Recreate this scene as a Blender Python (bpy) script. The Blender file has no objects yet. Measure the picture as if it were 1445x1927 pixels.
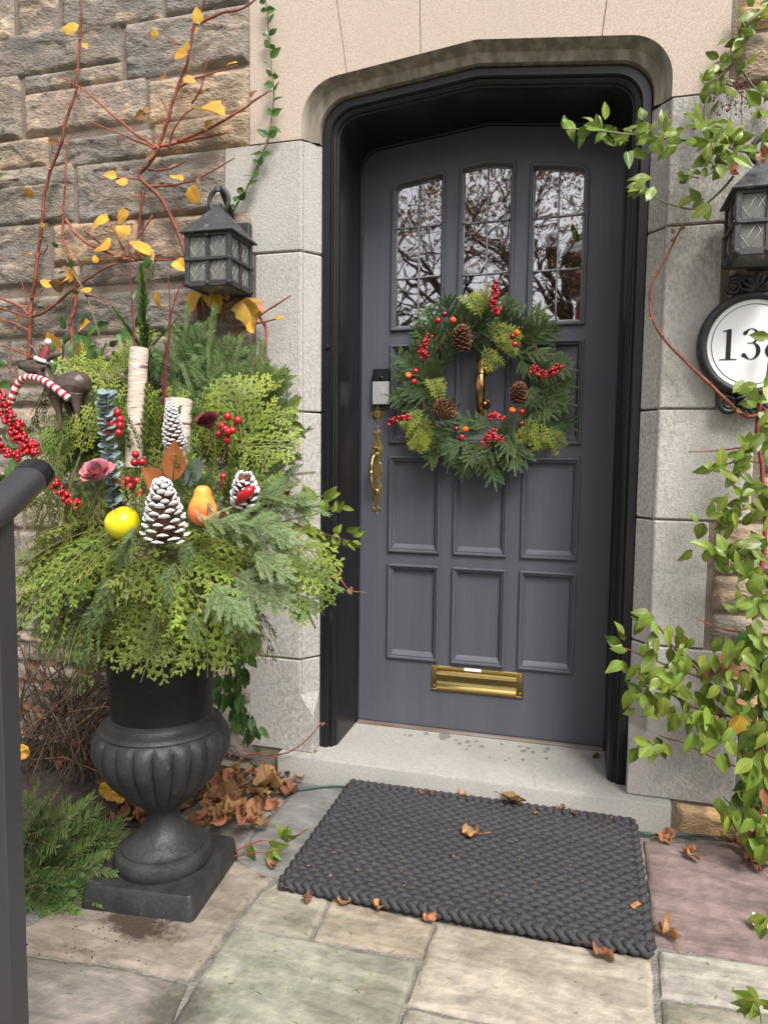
import bpy, math, random
import numpy as np
from mathutils import Vector, Matrix, noise, geometry
R = math.radians
sc = bpy.context.scene
col = sc.collection
# ------------------------------------------------------------------ camera
F, YAW, PITCH, ROLL = 1345.2, .2700, .0795, -.0115
CAM = Vector((.3533, -2.5844, 1.0309))
def cam_axes():
    cy, sy, cp, sp = math.cos(YAW), math.sin(YAW), math.cos(PITCH), math.sin(PITCH)
    fwd = Vector((-sy*cp, cy*cp, -sp)); right = Vector((cy, sy, 0)); down = fwd.cross(right)
    c, s = math.cos(ROLL), math.sin(ROLL)
    return c*right+s*down, -s*right+c*down, fwd
RI, DN, FW = cam_axes()
cd = bpy.data.cameras.new('camera'); cam = bpy.data.objects.new('camera', cd); col.objects.link(cam)
m = Matrix((RI, -DN, -FW)).transposed().to_4x4(); m.translation = CAM; cam.matrix_world = m
cd.sensor_fit = 'HORIZONTAL'; cd.sensor_width = 36; cd.lens = 36*F/1445; cd.clip_start = .05; cd.clip_end = 500
sc.camera = cam
def at(u, v, Y):                     # point of the vertical plane y = Y seen at photo pixel u, v
    d = RI*((u-722.5)/F)+DN*((v-963.5)/F)+FW
    return CAM+d*((Y-CAM.y)/d.y)
def gr(u, v, Z=-.087):               # point of the level plane z = Z seen at photo pixel u, v
    d = RI*((u-722.5)/F)+DN*((v-963.5)/F)+FW
    return CAM+d*((Z-CAM.z)/d.z)
# ------------------------------------------------------------------ light
SUN_EL, SUN_AZ = R(52), R(142)       # overcast; the brightest part of the sky is to the right behind the viewer
w = bpy.data.worlds.new('World'); sc.world = w; w.use_nodes = True
wn, wl = w.node_tree.nodes, w.node_tree.links
sky = wn.new('ShaderNodeTexSky'); sky.sky_type = 'NISHITA'; sky.sun_disc = False
sky.sun_elevation = SUN_EL; sky.sun_rotation = SUN_AZ; sky.dust_density = 4; sky.air_density = 1.2
hs = wn.new('ShaderNodeHueSaturation'); hs.inputs['Saturation'].default_value = .1
wl.new(sky.outputs[0], hs.inputs['Color']); wl.new(hs.outputs[0], wn['Background'].inputs[0])
wn['Background'].inputs[1].default_value = .115
sd = bpy.data.lights.new('sun', 'SUN'); sd.energy = 2.1; sd.angle = R(20); sd.color = (1, .96, .9)
sun = bpy.data.objects.new('sun', sd); col.objects.link(sun)
sdir = Vector((math.sin(SUN_AZ)*math.cos(SUN_EL), math.cos(SUN_AZ)*math.cos(SUN_EL), math.sin(SUN_EL)))
sun.rotation_euler = sdir.to_track_quat('Z', 'Y').to_euler(); sun.location = (2, -6, 8)
vs = sc.view_settings; vs.view_transform = 'Standard'; vs.look = 'None'; vs.exposure = .95; vs.gamma = 1
# ------------------------------------------------------------------ mesh helpers
rnd = random.Random(7)
U = rnd.uniform
class MB:
    def __init__(s): s.v = []; s.f = []; s.c = []; s.mi = []; s.cur = (1, 1, 1); s.m = 0
    def face(s, idx, c=None): s.f.append(idx); s.c.append(c or s.cur); s.mi.append(s.m)
    def add(s, pts): n = len(s.v); s.v += [tuple(p) for p in pts]; return n
    def poly(s, pts, c=None): n = s.add(pts); s.face(list(range(n, n+len(pts))), c)
    def box(s, a, b, bev=0):
        x0, y0, z0 = a; x1, y1, z1 = b
        if bev <= 0:
            n = s.add([(x0,y0,z0),(x1,y0,z0),(x1,y1,z0),(x0,y1,z0),(x0,y0,z1),(x1,y0,z1),(x1,y1,z1),(x0,y1,z1)])
            for q in ((0,3,2,1),(4,5,6,7),(0,1,5,4),(1,2,6,5),(2,3,7,6),(3,0,4,7)): s.face([n+i for i in q])
            return
        k = bev; rings = []
        def rect(i, z): return [(x0+i,y0+k,z),(x0+k,y0+i,z),(x1-k,y0+i,z),(x1-i,y0+k,z),(x1-i,y1-k,z),(x1-k,y1-i,z),(x0+k,y1-i,z),(x0+i,y1-k,z)]
        def inner(z): return [(x0+k,y0+k,z),(x0+k,y0+k,z),(x1-k,y0+k,z),(x1-k,y0+k,z),(x1-k,y1-k,z),(x1-k,y1-k,z),(x0+k,y1-k,z),(x0+k,y1-k,z)]
        s.loft([inner(z0), rect(0, z0+k), rect(0, z1-k), inner(z1)], closed=True, caps=True)
    def loft(s, rings, closed=True, caps=False, cs=None):
        base = [s.add(r) for r in rings]; n = len(rings[0])
        for i in range(len(rings)-1):
            a, b = base[i], base[i+1]
            for j in range(n if closed else n-1):
                k = (j+1) % n
                s.face([a+j, a+k, b+k, b+j], cs[i] if cs else None)
        if caps:
            s.face([base[0]+j for j in range(n)][::-1]); s.face([base[-1]+j for j in range(n)])
    def lathe(s, prof, n=32, axis=Vector((0,0,0)), mod=None, caps=True):
        rings = []
        for i, (r, z) in enumerate(prof):
            rings.append([(axis.x+math.cos(t)*rr, axis.y+math.sin(t)*rr, axis.z+z) for t in [2*math.pi*j/n for j in range(n)]
                          for rr in [r*(mod(t, i, r, z) if mod else 1)]])
        s.loft(rings, True, caps)
    def tube(s, pts, rad, n=8, caps=True, twist=None, cs=None, flat=1.0, up=None):
        pts = [Vector(p) for p in pts]; N = len(pts)
        rad = rad if isinstance(rad, (list, tuple)) else [rad]*N
        rings = []; prev = None
        for i, p in enumerate(pts):
            t = (pts[min(i+1, N-1)]-pts[max(i-1, 0)])
            if t.length < 1e-9: t = Vector((0,0,1))
            t.normalize()
            if prev is None:
                a = Vector(up) if up else (Vector((0,0,1)) if abs(t.z) < .9 else Vector((1,0,0)))
                x = (a-t*a.dot(t)).normalized()
            else:
                x = (prev-t*prev.dot(t))
                x = x.normalized() if x.length > 1e-6 else Vector((1,0,0))
            prev = x; y = t.cross(x)
            rings.append([p+(x*math.cos(q)*flat+y*math.sin(q))*rad[i]*(twist(q, i) if twist else 1) for q in [2*math.pi*j/n for j in range(n)]])
        s.loft(rings, True, caps, cs)
    def sphere(s, c, r, n=10, k=6, sc3=(1,1,1)):
        c = Vector(c)
        rings = [[(c.x+math.cos(t)*math.sin(a)*r*sc3[0], c.y+math.sin(t)*math.sin(a)*r*sc3[1], c.z-math.cos(a)*r*sc3[2]) for t in [2*math.pi*j/n for j in range(n)]]
                 for a in [max(.02, min(math.pi-.02, math.pi*i/k)) for i in range(k+1)]]
        s.loft(rings, True, True)
    def merge(s, o, M=None, c=None):
        n = s.add([M @ Vector(p) for p in o.v] if M is not None else o.v)
        for f, cc, mi in zip(o.f, o.c, o.mi):
            s.f.append([n+i for i in f]); s.c.append(tuple(a*b for a, b in zip(cc, c)) if c else cc); s.mi.append(mi+s.m)
    def mesh(s, name, mats, smooth=True):
        me = bpy.data.meshes.new(name); me.from_pydata(s.v, [], s.f)
        for mt in (mats if isinstance(mats, (list, tuple)) else [mats]): me.materials.append(mt)
        me.polygons.foreach_set('material_index', s.mi)
        me.polygons.foreach_set('use_smooth', [bool(smooth)]*len(s.f))
        a = me.color_attributes.new('tint', 'FLOAT_COLOR', 'CORNER')
        buf = []
        for f, c in zip(s.f, s.c): buf += [c[0], c[1], c[2], 1.0]*len(f)
        a.data.foreach_set('color', buf); me.update()
        if smooth and smooth is not True: me.set_sharp_from_angle(angle=smooth)
        return me
    def build(s, name, mats, parent=None, smooth=True, loc=None):
        o = bpy.data.objects.new(name, s.mesh(name, mats, smooth)); col.objects.link(o)
        if parent is not None: o.parent = parent
        if loc is not None: o.location = loc
        return o
SH = R(40)
def tag(o, label, cat, group=None, kind=None):
    if label: o['label'] = label
    if cat: o['category'] = cat
    if group: o['group'] = group
    if kind: o['kind'] = kind
    return o
def thing(name, label, cat, loc=(0,0,0), group=None):
    o = bpy.data.objects.new(name, None); col.objects.link(o); o.location = loc; o.empty_display_size = .05
    bpy.context.view_layer.update()
    return tag(o, label, cat, group)
def place(o, M):
    o.location, q, o.scale = M.decompose(); o.rotation_mode = 'XYZ'; o.rotation_euler = q.to_euler(); return o
def inst(me, name, M, parent=None):
    o = bpy.data.objects.new(name, me); col.objects.link(o); place(o, M)
    if parent is not None: o.parent = parent
    return o
def frame(p, d, nrm, s=1.0, roll=0):             # X along d, Z close to nrm
    d = Vector(d).normalized(); nrm = Vector(nrm)
    z = nrm-d*nrm.dot(d)
    if z.length < 1e-4: z = Vector((0,0,1)) if abs(d.z) < .9 else Vector((0,-1,0)); z = z-d*z.dot(d)
    z.normalize(); y = z.cross(d)
    M = Matrix((d, y, z)).transposed().to_4x4()
    M = M @ Matrix.Rotation(roll, 4, 'X') @ Matrix.Scale(s, 4)
    M.translation = Vector(p); return M
def smooth_path(pts, sub=6):
    P = [Vector(p) for p in pts]; out = []
    for i in range(len(P)-1):
        a = P[max(i-1,0)]; b = P[i]; c = P[i+1]; d = P[min(i+2,len(P)-1)]
        for k in range(sub):
            t = k/sub
            out.append(.5*((2*b)+(c-a)*t+(2*a-5*b+4*c-d)*t*t+(-a+3*b-3*c+d)*t**3))
    out.append(P[-1]); return out
# ------------------------------------------------------------------ materials
def mat(name, c1, c2=None, rough=.6, scale=8, bump=0, bscale=60, metal=0, spec=.5, tint=False, detail=6, back=None, trans=0, stretch=(1,1,1), objrand=0, ramp=(.35,.65), coat=0, bdist=.004, c3=None, s3=3, r3=(.55,.7)):
    mt = bpy.data.materials.new(name); mt.use_nodes = True; N, L = mt.node_tree.nodes, mt.node_tree.links
    b = N['Principled BSDF']; b.inputs['Roughness'].default_value = rough; b.inputs['Metallic'].default_value = metal
    b.inputs['Specular IOR Level'].default_value = spec; b.inputs['Coat Weight'].default_value = coat; b.inputs['Coat Roughness'].default_value = .12
    tc = N.new('ShaderNodeTexCoord'); mp = N.new('ShaderNodeMapping'); mp.inputs['Scale'].default_value = stretch
    L.new(tc.outputs['Object'], mp.inputs['Vector'])
    def mixc(fac, a, bcol, mode='MIX'):
        x = N.new('ShaderNodeMix'); x.data_type = 'RGBA'; x.blend_type = mode
        for sock, val in ((x.inputs['Factor'], fac), (x.inputs['A'], a), (x.inputs['B'], bcol)):
            if hasattr(val, 'is_output'): L.new(val, sock)
            elif isinstance(val, (int, float)): sock.default_value = val
            else: sock.default_value = (*val, 1)
        return x.outputs['Result']
    def nz(sc_, det=detail, lo=.35, hi=.65, vec=None):
        n = N.new('ShaderNodeTexNoise'); n.inputs['Scale'].default_value = sc_; n.inputs['Detail'].default_value = det
        L.new(vec or mp.outputs[0], n.inputs['Vector'])
        r = N.new('ShaderNodeMapRange'); r.inputs['From Min'].default_value = lo; r.inputs['From Max'].default_value = hi
        L.new(n.outputs['Fac'], r.inputs['Value']); return r.outputs[0], n
    c = None
    if c2: c = mixc(nz(scale, lo=ramp[0], hi=ramp[1])[0], c1, c2)
    if c3: c = mixc(nz(s3, 8, r3[0], r3[1])[0], c or c1, c3)
    if tint:
        a = N.new('ShaderNodeAttribute'); a.attribute_name = 'tint'
        c = mixc(1.0, c or c1, a.outputs['Color'], 'MULTIPLY')
    if back:
        g = N.new('ShaderNodeNewGeometry'); c = mixc(g.outputs['Backfacing'], c or c1, back)
    if objrand:
        oi = N.new('ShaderNodeObjectInfo'); h = N.new('ShaderNodeHueSaturation')
        r = N.new('ShaderNodeMapRange'); r.inputs['To Min'].default_value = 1-objrand; r.inputs['To Max'].default_value = 1+objrand
        L.new(oi.outputs['Random'], r.inputs['Value']); L.new(r.outputs[0], h.inputs['Value'])
        r2 = N.new('ShaderNodeMapRange'); r2.inputs['To Min'].default_value = .5-objrand*.07; r2.inputs['To Max'].default_value = .5+objrand*.05
        mm = N.new('ShaderNodeMath'); mm.operation = 'FRACT'; m2 = N.new('ShaderNodeMath'); m2.operation = 'MULTIPLY'; m2.inputs[1].default_value = 7.31
        L.new(oi.outputs['Random'], m2.inputs[0]); L.new(m2.outputs[0], mm.inputs[0]); L.new(mm.outputs[0], r2.inputs['Value']); L.new(r2.outputs[0], h.inputs['Hue'])
        if hasattr(c, 'is_output'): L.new(c, h.inputs['Color'])
        else: h.inputs['Color'].default_value = (*(c or c1), 1)
        c = h.outputs[0]
    if c is None: b.inputs['Base Color'].default_value = (*c1, 1)
    else: L.new(c, b.inputs['Base Color'])
    if bump:
        n = N.new('ShaderNodeTexNoise'); n.inputs['Scale'].default_value = bscale; n.inputs['Detail'].default_value = 5; L.new(mp.outputs[0], n.inputs['Vector'])
        bp = N.new('ShaderNodeBump'); bp.inputs['Strength'].default_value = bump; bp.inputs['Distance'].default_value = bdist
        L.new(n.outputs['Fac'], bp.inputs['Height']); L.new(bp.outputs[0], b.inputs['Normal'])
    if trans:
        t = N.new('ShaderNodeBsdfTranslucent'); ms = N.new('ShaderNodeMixShader'); ms.inputs[0].default_value = trans
        if c is None: t.inputs[0].default_value = (*c1, 1)
        else: L.new(c, t.inputs[0])
        L.new(b.outputs[0], ms.inputs[1]); L.new(t.outputs[0], ms.inputs[2]); L.new(ms.outputs[0], N['Material Output'].inputs[0])
    mt['mixc'] = 0
    return mt
M = {}
M['lintel'] = mat('smooth sandstone', (.57,.465,.385), (.42,.345,.285), .9, 190, .6, 420, bdist=.002, c3=(.45,.375,.32), s3=2.2, r3=(.5,.85), ramp=(.35,.65))
M['quoin'] = mat('tooled limestone', (.46,.435,.41), (.29,.275,.258), .9, 150, 1, 260, stretch=(1,1,.55), bdist=.003, c3=(.44,.42,.395), s3=2.6, r3=(.45,.75), tint=True, ramp=(.36,.64))
M['archstone'] = mat('grimy arch stone', (.19,.16,.13), (.33,.29,.24), .9, 30, .6, 200, stretch=(1,1,.12), bdist=.002, ramp=(.42,.62))
M['rubble'] = mat('rock faced sandstone', (1.3,1.24,1.17), (.92,.88,.85), .92, 16, 1, 75, tint=True, bdist=.007, stretch=(1,1,1.9), c3=(1.75,1.55,1.36), s3=13, r3=(.56,.63), ramp=(.4,.6))
M['mortar'] = mat('brown mortar', (.23,.175,.14), (.17,.135,.11), .95, 30, .8, 200)
M['joint'] = mat('grey mortar', (.27,.25,.225), (.13,.12,.11), .95, 24, 1, 160, bdist=.008)
M['step'] = mat('pale stone step', (.37,.35,.32), (.30,.285,.265), .85, 120, .6, 350, bdist=.0015, c3=(.25,.24,.225), s3=3, r3=(.52,.75))
M['frame'] = mat('black gloss paint', (.0075,.008,.0095), (.011,.0115,.013), .36, 20, .35, 45, spec=.35, stretch=(1,1,.25), bdist=.002, c3=(.03,.03,.033), s3=30, r3=(.68,.75))
M['door'] = mat('slate grey paint', (.086,.091,.110), (.075,.080,.098), .40, 5, .45, 55, spec=.4, stretch=(3.5,1,.22), bdist=.002, c3=(.100,.105,.120), s3=2.5, r3=(.55,.8))
M['thresh'] = mat('weathered oak sill', (.13,.085,.07), (.22,.19,.17), .7, 20, .4, 60, stretch=(.2,1,1))
M['brass'] = mat('antique brass', (.50,.385,.17), (.30,.22,.09), .40, 45, .3, 60, metal=.92, ramp=(.4,.7))
M['bronze'] = mat('warm brass', (.45,.25,.11), (.33,.18,.08), .25, 30, 0, metal=1)
M['polished'] = mat('polished brass', (.72,.55,.22), (.66,.5,.2), .14, 20, .06, 20, metal=1)
M['lead'] = mat('lead came', (.32,.33,.34), (.2,.205,.21), .5, 40, .3, 120, metal=.4)
M['iron'] = mat('dull black iron', (.03,.031,.034), (.046,.047,.05), .55, 18, .5, 120, spec=.45, bdist=.002)
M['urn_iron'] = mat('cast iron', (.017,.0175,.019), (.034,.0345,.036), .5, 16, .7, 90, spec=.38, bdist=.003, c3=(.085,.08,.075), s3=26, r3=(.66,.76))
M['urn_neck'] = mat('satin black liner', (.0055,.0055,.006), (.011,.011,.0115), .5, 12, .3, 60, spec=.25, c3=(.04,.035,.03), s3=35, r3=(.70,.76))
M['pewter'] = mat('lantern iron', (.062,.063,.068), (.043,.044,.049), .55, 30, .4, 150, metal=.35, bdist=.002)
M['roofmetal'] = mat('weathered lantern roof', (.05,.052,.057), (.085,.088,.095), .5, 25, .4, 110, metal=.45, c3=(.34,.35,.38), s3=45, r3=(.62,.72))
M['rail'] = mat('satin charcoal powder coat', (.030,.030,.036), (.034,.034,.04), .36, 4, .1, 300, spec=.6)
M['red'] = mat('glossy red berry', (.42,.006,.013), (.30,.004,.012), .18, 20, 0, coat=.4, tint=True)
M['orange'] = mat('orange rosehip', (.85,.17,.012), (.75,.1,.008), .3, 30, 0, coat=.2)
M['yellow'] = mat('yellow apple skin', (.78,.66,.012), (.7,.6,.015), .25, 6, 0, coat=.3, c3=(.42,.36,.03), s3=45, r3=(.70,.76))
M['pear'] = mat('blushed pear skin', (.82,.42,.06), (.8,.16,.05), .38, 9, .08, 50, ramp=(.42,.62))
M['cone'] = mat('brown pine cone', (.17,.075,.035), (.1,.042,.022), .55, 40, .3, 200, tint=True)
M['white'] = mat('white paint tip', (.78,.78,.8), (.7,.7,.73), .7, 60, .4, 200)
M['bark'] = mat('birch bark', (.66,.57,.5), (.5,.4,.33), .85, 22, .7, 60, stretch=(1,1,5), bdist=.004, c3=(.16,.1,.07), s3=16, r3=(.62,.66))
M['wood'] = mat('cut birch end', (.55,.4,.26), (.45,.3,.18), .85, 40, .2, 90)
M['twig'] = mat('red dogwood twig', (.16,.018,.03), (.1,.012,.02), .5, 60)
M['stem'] = mat('russet vine stem', (.27,.075,.038), (.16,.045,.026), .65, 40, .5, 220, tint=True, bdist=.002)
M['brownstem'] = mat('dry brown stem', (.13,.075,.045), (.08,.048,.032), .8, 60, .4, 300, tint=True)
M['greenstem'] = mat('green stem', (.12,.16,.05), (.17,.14,.06), .6, 50)
lf = dict(tint=True, trans=.22, spec=.4)
M['fir'] = mat('fir needles', (.082,.15,.034), (.11,.185,.048), .5, 30, tint=True, back=(.12,.185,.075), spec=.3, objrand=.28, trans=.15)
M['firgreen'] = mat('green fir needles', (.05,.11,.026), (.085,.15,.04), .48, 30, tint=True, spec=.35, objrand=.25, trans=.15)
M['silverfir'] = mat('silver fir underside', (.36,.43,.33), (.26,.34,.25), .5, 30, tint=True, back=(.14,.21,.08), spec=.35, objrand=.15, trans=.12)
M['cedar'] = mat('cedar scales', (.185,.24,.055), (.11,.17,.04), .5, 9, tint=True, spec=.3, objrand=.36, trans=.15, ramp=(.3,.7))
M['gold'] = mat('gold cypress', (.34,.37,.07), (.16,.23,.045), .55, 30, tint=True, spec=.3, trans=.2)
M['box'] = mat('boxwood leaves', (.10,.15,.022), (.15,.19,.03), .4, 30, **lf)
M['varieg'] = mat('variegated leaves', (.14,.2,.05), (.42,.44,.26), .45, 70, ramp=(.5,.56), **lf)
M['leaf'] = mat('glossy vine leaves', (.15,.215,.026), (.20,.27,.045), .36, 14, .35, 160, bdist=.001, **lf)
M['leafdark'] = mat('dark vine leaves', (.05,.115,.025), (.075,.145,.03), .36, 14, **lf)
M['leafyellow'] = mat('yellow autumn leaves', (.66,.42,.05), (.58,.28,.06), .6, 25, **lf)
M['leafbrown'] = mat('dead brown leaves', (.40,.205,.085), (.22,.11,.05), .6, 22, .3, 90, objrand=.4, **lf)
M['euca'] = mat('blue eucalyptus', (.20,.27,.285), (.27,.34,.35), .6, 30, **lf)
M['magnolia'] = mat('brown magnolia leaf', (.24,.075,.016), (.17,.05,.012), .42, 12, .25, 60, back=(.035,.06,.03), spec=.4)
M['magnoliag'] = mat('grey green magnolia leaf', (.13,.17,.15), (.08,.12,.1), .3, 12, spec=.5)
M['burg'] = mat('burgundy leaves', (.08,.008,.02), (.045,.006,.014), .45, 30, **lf)
M['pink'] = mat('pink wood petals', (.55,.16,.2), (.62,.27,.29), .7, 25, tint=True, trans=.1)
M['burgrose'] = mat('burgundy wood petals', (.2,.03,.045), (.15,.02,.035), .7, 25, tint=True)
M['rope'] = mat('charcoal rope', (.024,.0225,.027), (.039,.0365,.043), .75, 90, .5, 500, bdist=.0015, tint=True, c3=(.11,.105,.108), s3=190, r3=(.66,.74))
M['cable'] = mat('dark green cable', (.006,.045,.036), None, .4)
M['soil'] = mat('dark soil', (.055,.038,.028), (.03,.022,.017), .95, 30, 1, 120, bdist=.01)
M['deer'] = mat('rubbed bronze paint', (.12,.08,.066), (.085,.07,.064), .42, 12, .15, 120, metal=.25, spec=.4)
M['nose'] = mat('dark grey nose', (.03,.03,.034), None, .5)
M['hat'] = mat('dark red hat', (.2,.02,.022), (.15,.014,.018), .6, 30)
M['scarf'] = mat('red white scarf', (1,1,1), None, .7, tint=True, bump=.4, bscale=300)
M['enamel'] = mat('white enamel', (.9,.9,.92), None, .22, coat=.3)
M['plaque'] = mat('black plaque', (.017,.0175,.021), (.024,.025,.029), .42, 30, .3, 150, spec=.5)
M['ink'] = mat('black numerals', (.012,.012,.013), None, .4)
M['plasticblack'] = mat('black gloss plastic', (.006,.006,.007), None, .15)
M['nickel'] = mat('satin nickel', (.66,.66,.67), (.6,.6,.62), .38, 200, metal=.7, stretch=(1,1,.02))
M['bulb'] = mat('orange candle sleeve', (.5,.22,.09), None, .5)
M['paper'] = mat('matt white', (.8,.76,.74), None, .8)
M['dust'] = mat('dry tan husk', (.42,.26,.14), (.3,.17,.085), .8, 40, .5, 120)
def glass_mat(name, tintc, refl, rough=.02, bump=.0, bs=8):
    mt = bpy.data.materials.new(name); mt.use_nodes = True; N, L = mt.node_tree.nodes, mt.node_tree.links
    b = N['Principled BSDF']; b.inputs['Base Color'].default_value = (*tintc, 1); b.inputs['Roughness'].default_value = .1
    b.inputs['Metallic'].default_value = refl; b.inputs['Roughness'].default_value = rough
    n = N.new('ShaderNodeTexNoise'); n.inputs['Scale'].default_value = bs; n.inputs['Detail'].default_value = 2
    tc = N.new('ShaderNodeTexCoord'); L.new(tc.outputs['Object'], n.inputs['Vector'])
    bp = N.new('ShaderNodeBump'); bp.inputs['Strength'].default_value = bump; bp.inputs['Distance'].default_value = .01
    L.new(n.outputs['Fac'], bp.inputs['Height']); L.new(bp.outputs[0], b.inputs['Normal']); return mt
M['glass'] = glass_mat('old window glass', (.46,.46,.475), 1.0, .015, .05, 6)
def clear_mat():
    mt = bpy.data.materials.new('seeded lantern glass'); mt.use_nodes = True; N, L = mt.node_tree.nodes, mt.node_tree.links
    b = N['Principled BSDF']; b.inputs['Base Color'].default_value = (.36,.375,.35,1); b.inputs['Roughness'].default_value = .12
    t = N.new('ShaderNodeBsdfTransparent'); t.inputs[0].default_value = (.85,.87,.85,1); ms = N.new('ShaderNodeMixShader'); ms.inputs[0].default_value = .7
    L.new(b.outputs[0], ms.inputs[1]); L.new(t.outputs[0], ms.inputs[2]); L.new(ms.outputs[0], N['Material Output'].inputs[0]); return mt
M['lglass'] = clear_mat()
M['etch'] = mat('bright glass bevel', (.55,.56,.55), None, .2)
# ------------------------------------------------------------------ setting: ground, paving
PZ = -.087
M['paving'] = mat('flagstone', (.98,.96,.94), (.70,.70,.70), .78, 26, .8, 60, tint=True, bdist=.005, c3=(.50,.475,.43), s3=4.2, r3=(.5,.72), detail=12)
nt = M['paving'].node_tree; N, L = nt.nodes, nt.links       # long cleft veins in the stone, and the soil spilt beside the urn
bs = N['Principled BSDF']; src = bs.inputs['Base Color'].links[0].from_socket
tc = N.new('ShaderNodeTexCoord'); mp = N.new('ShaderNodeMapping'); mp.inputs['Scale'].default_value = (2.2, 9, 1); mp.inputs['Rotation'].default_value = (0,0,.35)
L.new(tc.outputs['Object'], mp.inputs[0]); n1 = N.new('ShaderNodeTexNoise'); n1.inputs['Scale'].default_value = 2.2; n1.inputs['Detail'].default_value = 9; n1.inputs['Distortion'].default_value = .8
L.new(mp.outputs[0], n1.inputs['Vector']); mr = N.new('ShaderNodeMapRange'); n1.inputs['Roughness'].default_value = .68; mr.inputs['From Min'].default_value = .36; mr.inputs['From Max'].default_value = .64; mr.inputs['To Min'].default_value = .66; mr.inputs['To Max'].default_value = 1.14
L.new(n1.outputs['Fac'], mr.inputs['Value']); mx = N.new('ShaderNodeMix'); mx.data_type = 'RGBA'; mx.blend_type = 'MULTIPLY'; mx.inputs['Factor'].default_value = 1
L.new(src, mx.inputs['A']); L.new(mr.outputs[0], mx.inputs['B'])
def stain(prev, c, size, lo, hi, colr, ns=9, amt=1):
    v = N.new('ShaderNodeVectorMath'); v.operation = 'SUBTRACT'; v.inputs[1].default_value = c; L.new(tc.outputs['Object'], v.inputs[0])
    v2 = N.new('ShaderNodeVectorMath'); v2.operation = 'DIVIDE'; v2.inputs[1].default_value = size; L.new(v.outputs[0], v2.inputs[0])
    ln = N.new('ShaderNodeVectorMath'); ln.operation = 'LENGTH'; L.new(v2.outputs[0], ln.inputs[0])
    nn = N.new('ShaderNodeTexNoise'); nn.inputs['Scale'].default_value = ns; nn.inputs['Detail'].default_value = 9; nn.inputs['Roughness'].default_value = .7; L.new(tc.outputs['Object'], nn.inputs['Vector'])
    ad = N.new('ShaderNodeMath'); ad.operation = 'MULTIPLY_ADD'; ad.inputs[1].default_value = 2.6; L.new(nn.outputs['Fac'], ad.inputs[0]); L.new(ln.outputs['Value'], ad.inputs[2])
    r = N.new('ShaderNodeMapRange'); r.inputs['From Min'].default_value = lo; r.inputs['From Max'].default_value = hi; r.inputs['To Min'].default_value = amt; r.inputs['To Max'].default_value = 0
    L.new(ad.outputs[0], r.inputs['Value']); q = N.new('ShaderNodeMix'); q.data_type = 'RGBA'; L.new(r.outputs[0], q.inputs['Factor']); L.new(prev, q.inputs['A']); q.inputs['B'].default_value = (*colr, 1)
    return q.outputs['Result']
o_ = mx.outputs['Result']
o_ = stain(o_, tuple(gr(262,1742)), (.13,.085,1), 1.75, 2.1, (.05,.032,.022))
o_ = stain(o_, tuple(gr(150,1790)), (.2,.05,1), 1.25, 1.75, (.09,.06,.045))
o_ = stain(o_, tuple(gr(330,1900)), (.10,.12,1), 1.5, 2.2, (.085,.075,.06))
o_ = stain(o_, tuple(gr(560,1735)), (.09,.05,1), 1.2, 1.9, (.13,.125,.085), amt=.8)
o_ = stain(o_, tuple(gr(1190,1800)), (.10,.04,1), 1.3, 2.1, (.12,.12,.06), amt=.8)
o_ = stain(o_, tuple(gr(700,1720)), (.14,.03,1), 1.3, 1.9, (.14,.12,.085), amt=.8)
L.new(o_, bs.inputs['Base Color'])

g = MB(); g.poly([(-60,-80,PZ-.02),(60,-80,PZ-.02),(60,.1,PZ-.02),(-60,.1,PZ-.02)])
M['lawn'] = mat('garden earth and turf', (.07,.085,.03), (.09,.07,.045), .95, 6, .6, 60)
tag(g.build('ground', M['lawn'], smooth=False), '', '', kind='structure')
g = MB(); g.poly([(-1.9,-3.9,PZ-.008),(1.7,-3.9,PZ-.008),(1.7,-.3,PZ-.008),(-1.9,-.3,PZ-.008)])
tag(g.build('mortar_bed', M['joint'], smooth=False), '', '', kind='structure')
slabs = [
 ([(300,1478),(556,1473),(462,1583),(440,1612),(240,1612)], (.25,.235,.205)),
 ([(568,1473),(660,1487),(575,1650),(478,1640),(446,1615),(468,1585)], (.24,.235,.215)),
 ([(668,1488),(1200,1572),(1220,1765),(820,1720),(625,1685),(585,1650)], (.26,.25,.22)),
 ([(60,1742),(245,1618),(440,1618),(512,1652),(478,1676),(355,1842),(232,1812),(-60,1775),(-60,1742)], (.335,.285,.225)),
 ([(-60,1784),(228,1822),(350,1852),(330,1898),(280,2000),(160,2300),(-60,2300)], (.285,.25,.205)),
 ([(490,1678),(528,1658),(616,1690),(581,1762),(505,1750),(447,1734)], (.35,.32,.245)),
 ([(442,1742),(505,1757),(588,1773),(783,1811),(752,1895),(700,2090),(200,2090),(342,1900)], (.34,.33,.255)),
 ([(628,1692),(812,1735),(793,1798),(593,1764)], (.38,.325,.235)),
 ([(822,1737),(1222,1802),(1234,1990),(1000,1935),(768,1886),(796,1812)], (.45,.40,.31)),
 ([(766,1897),(1000,1946),(1240,2000),(1250,2180),(700,2180)], (.36,.33,.26)),
 ([(1213,1582),(1500,1592),(1500,1818),(1233,1775)], (.27,.20,.18)),
 ([(1242,1788),(1500,1824),(1500,1906),(1246,1872)], (.40,.375,.31)),
 ([(1247,1882),(1500,1917),(1500,2060),(1252,2050)], (.30,.275,.205)),
]
pv = MB()
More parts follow.
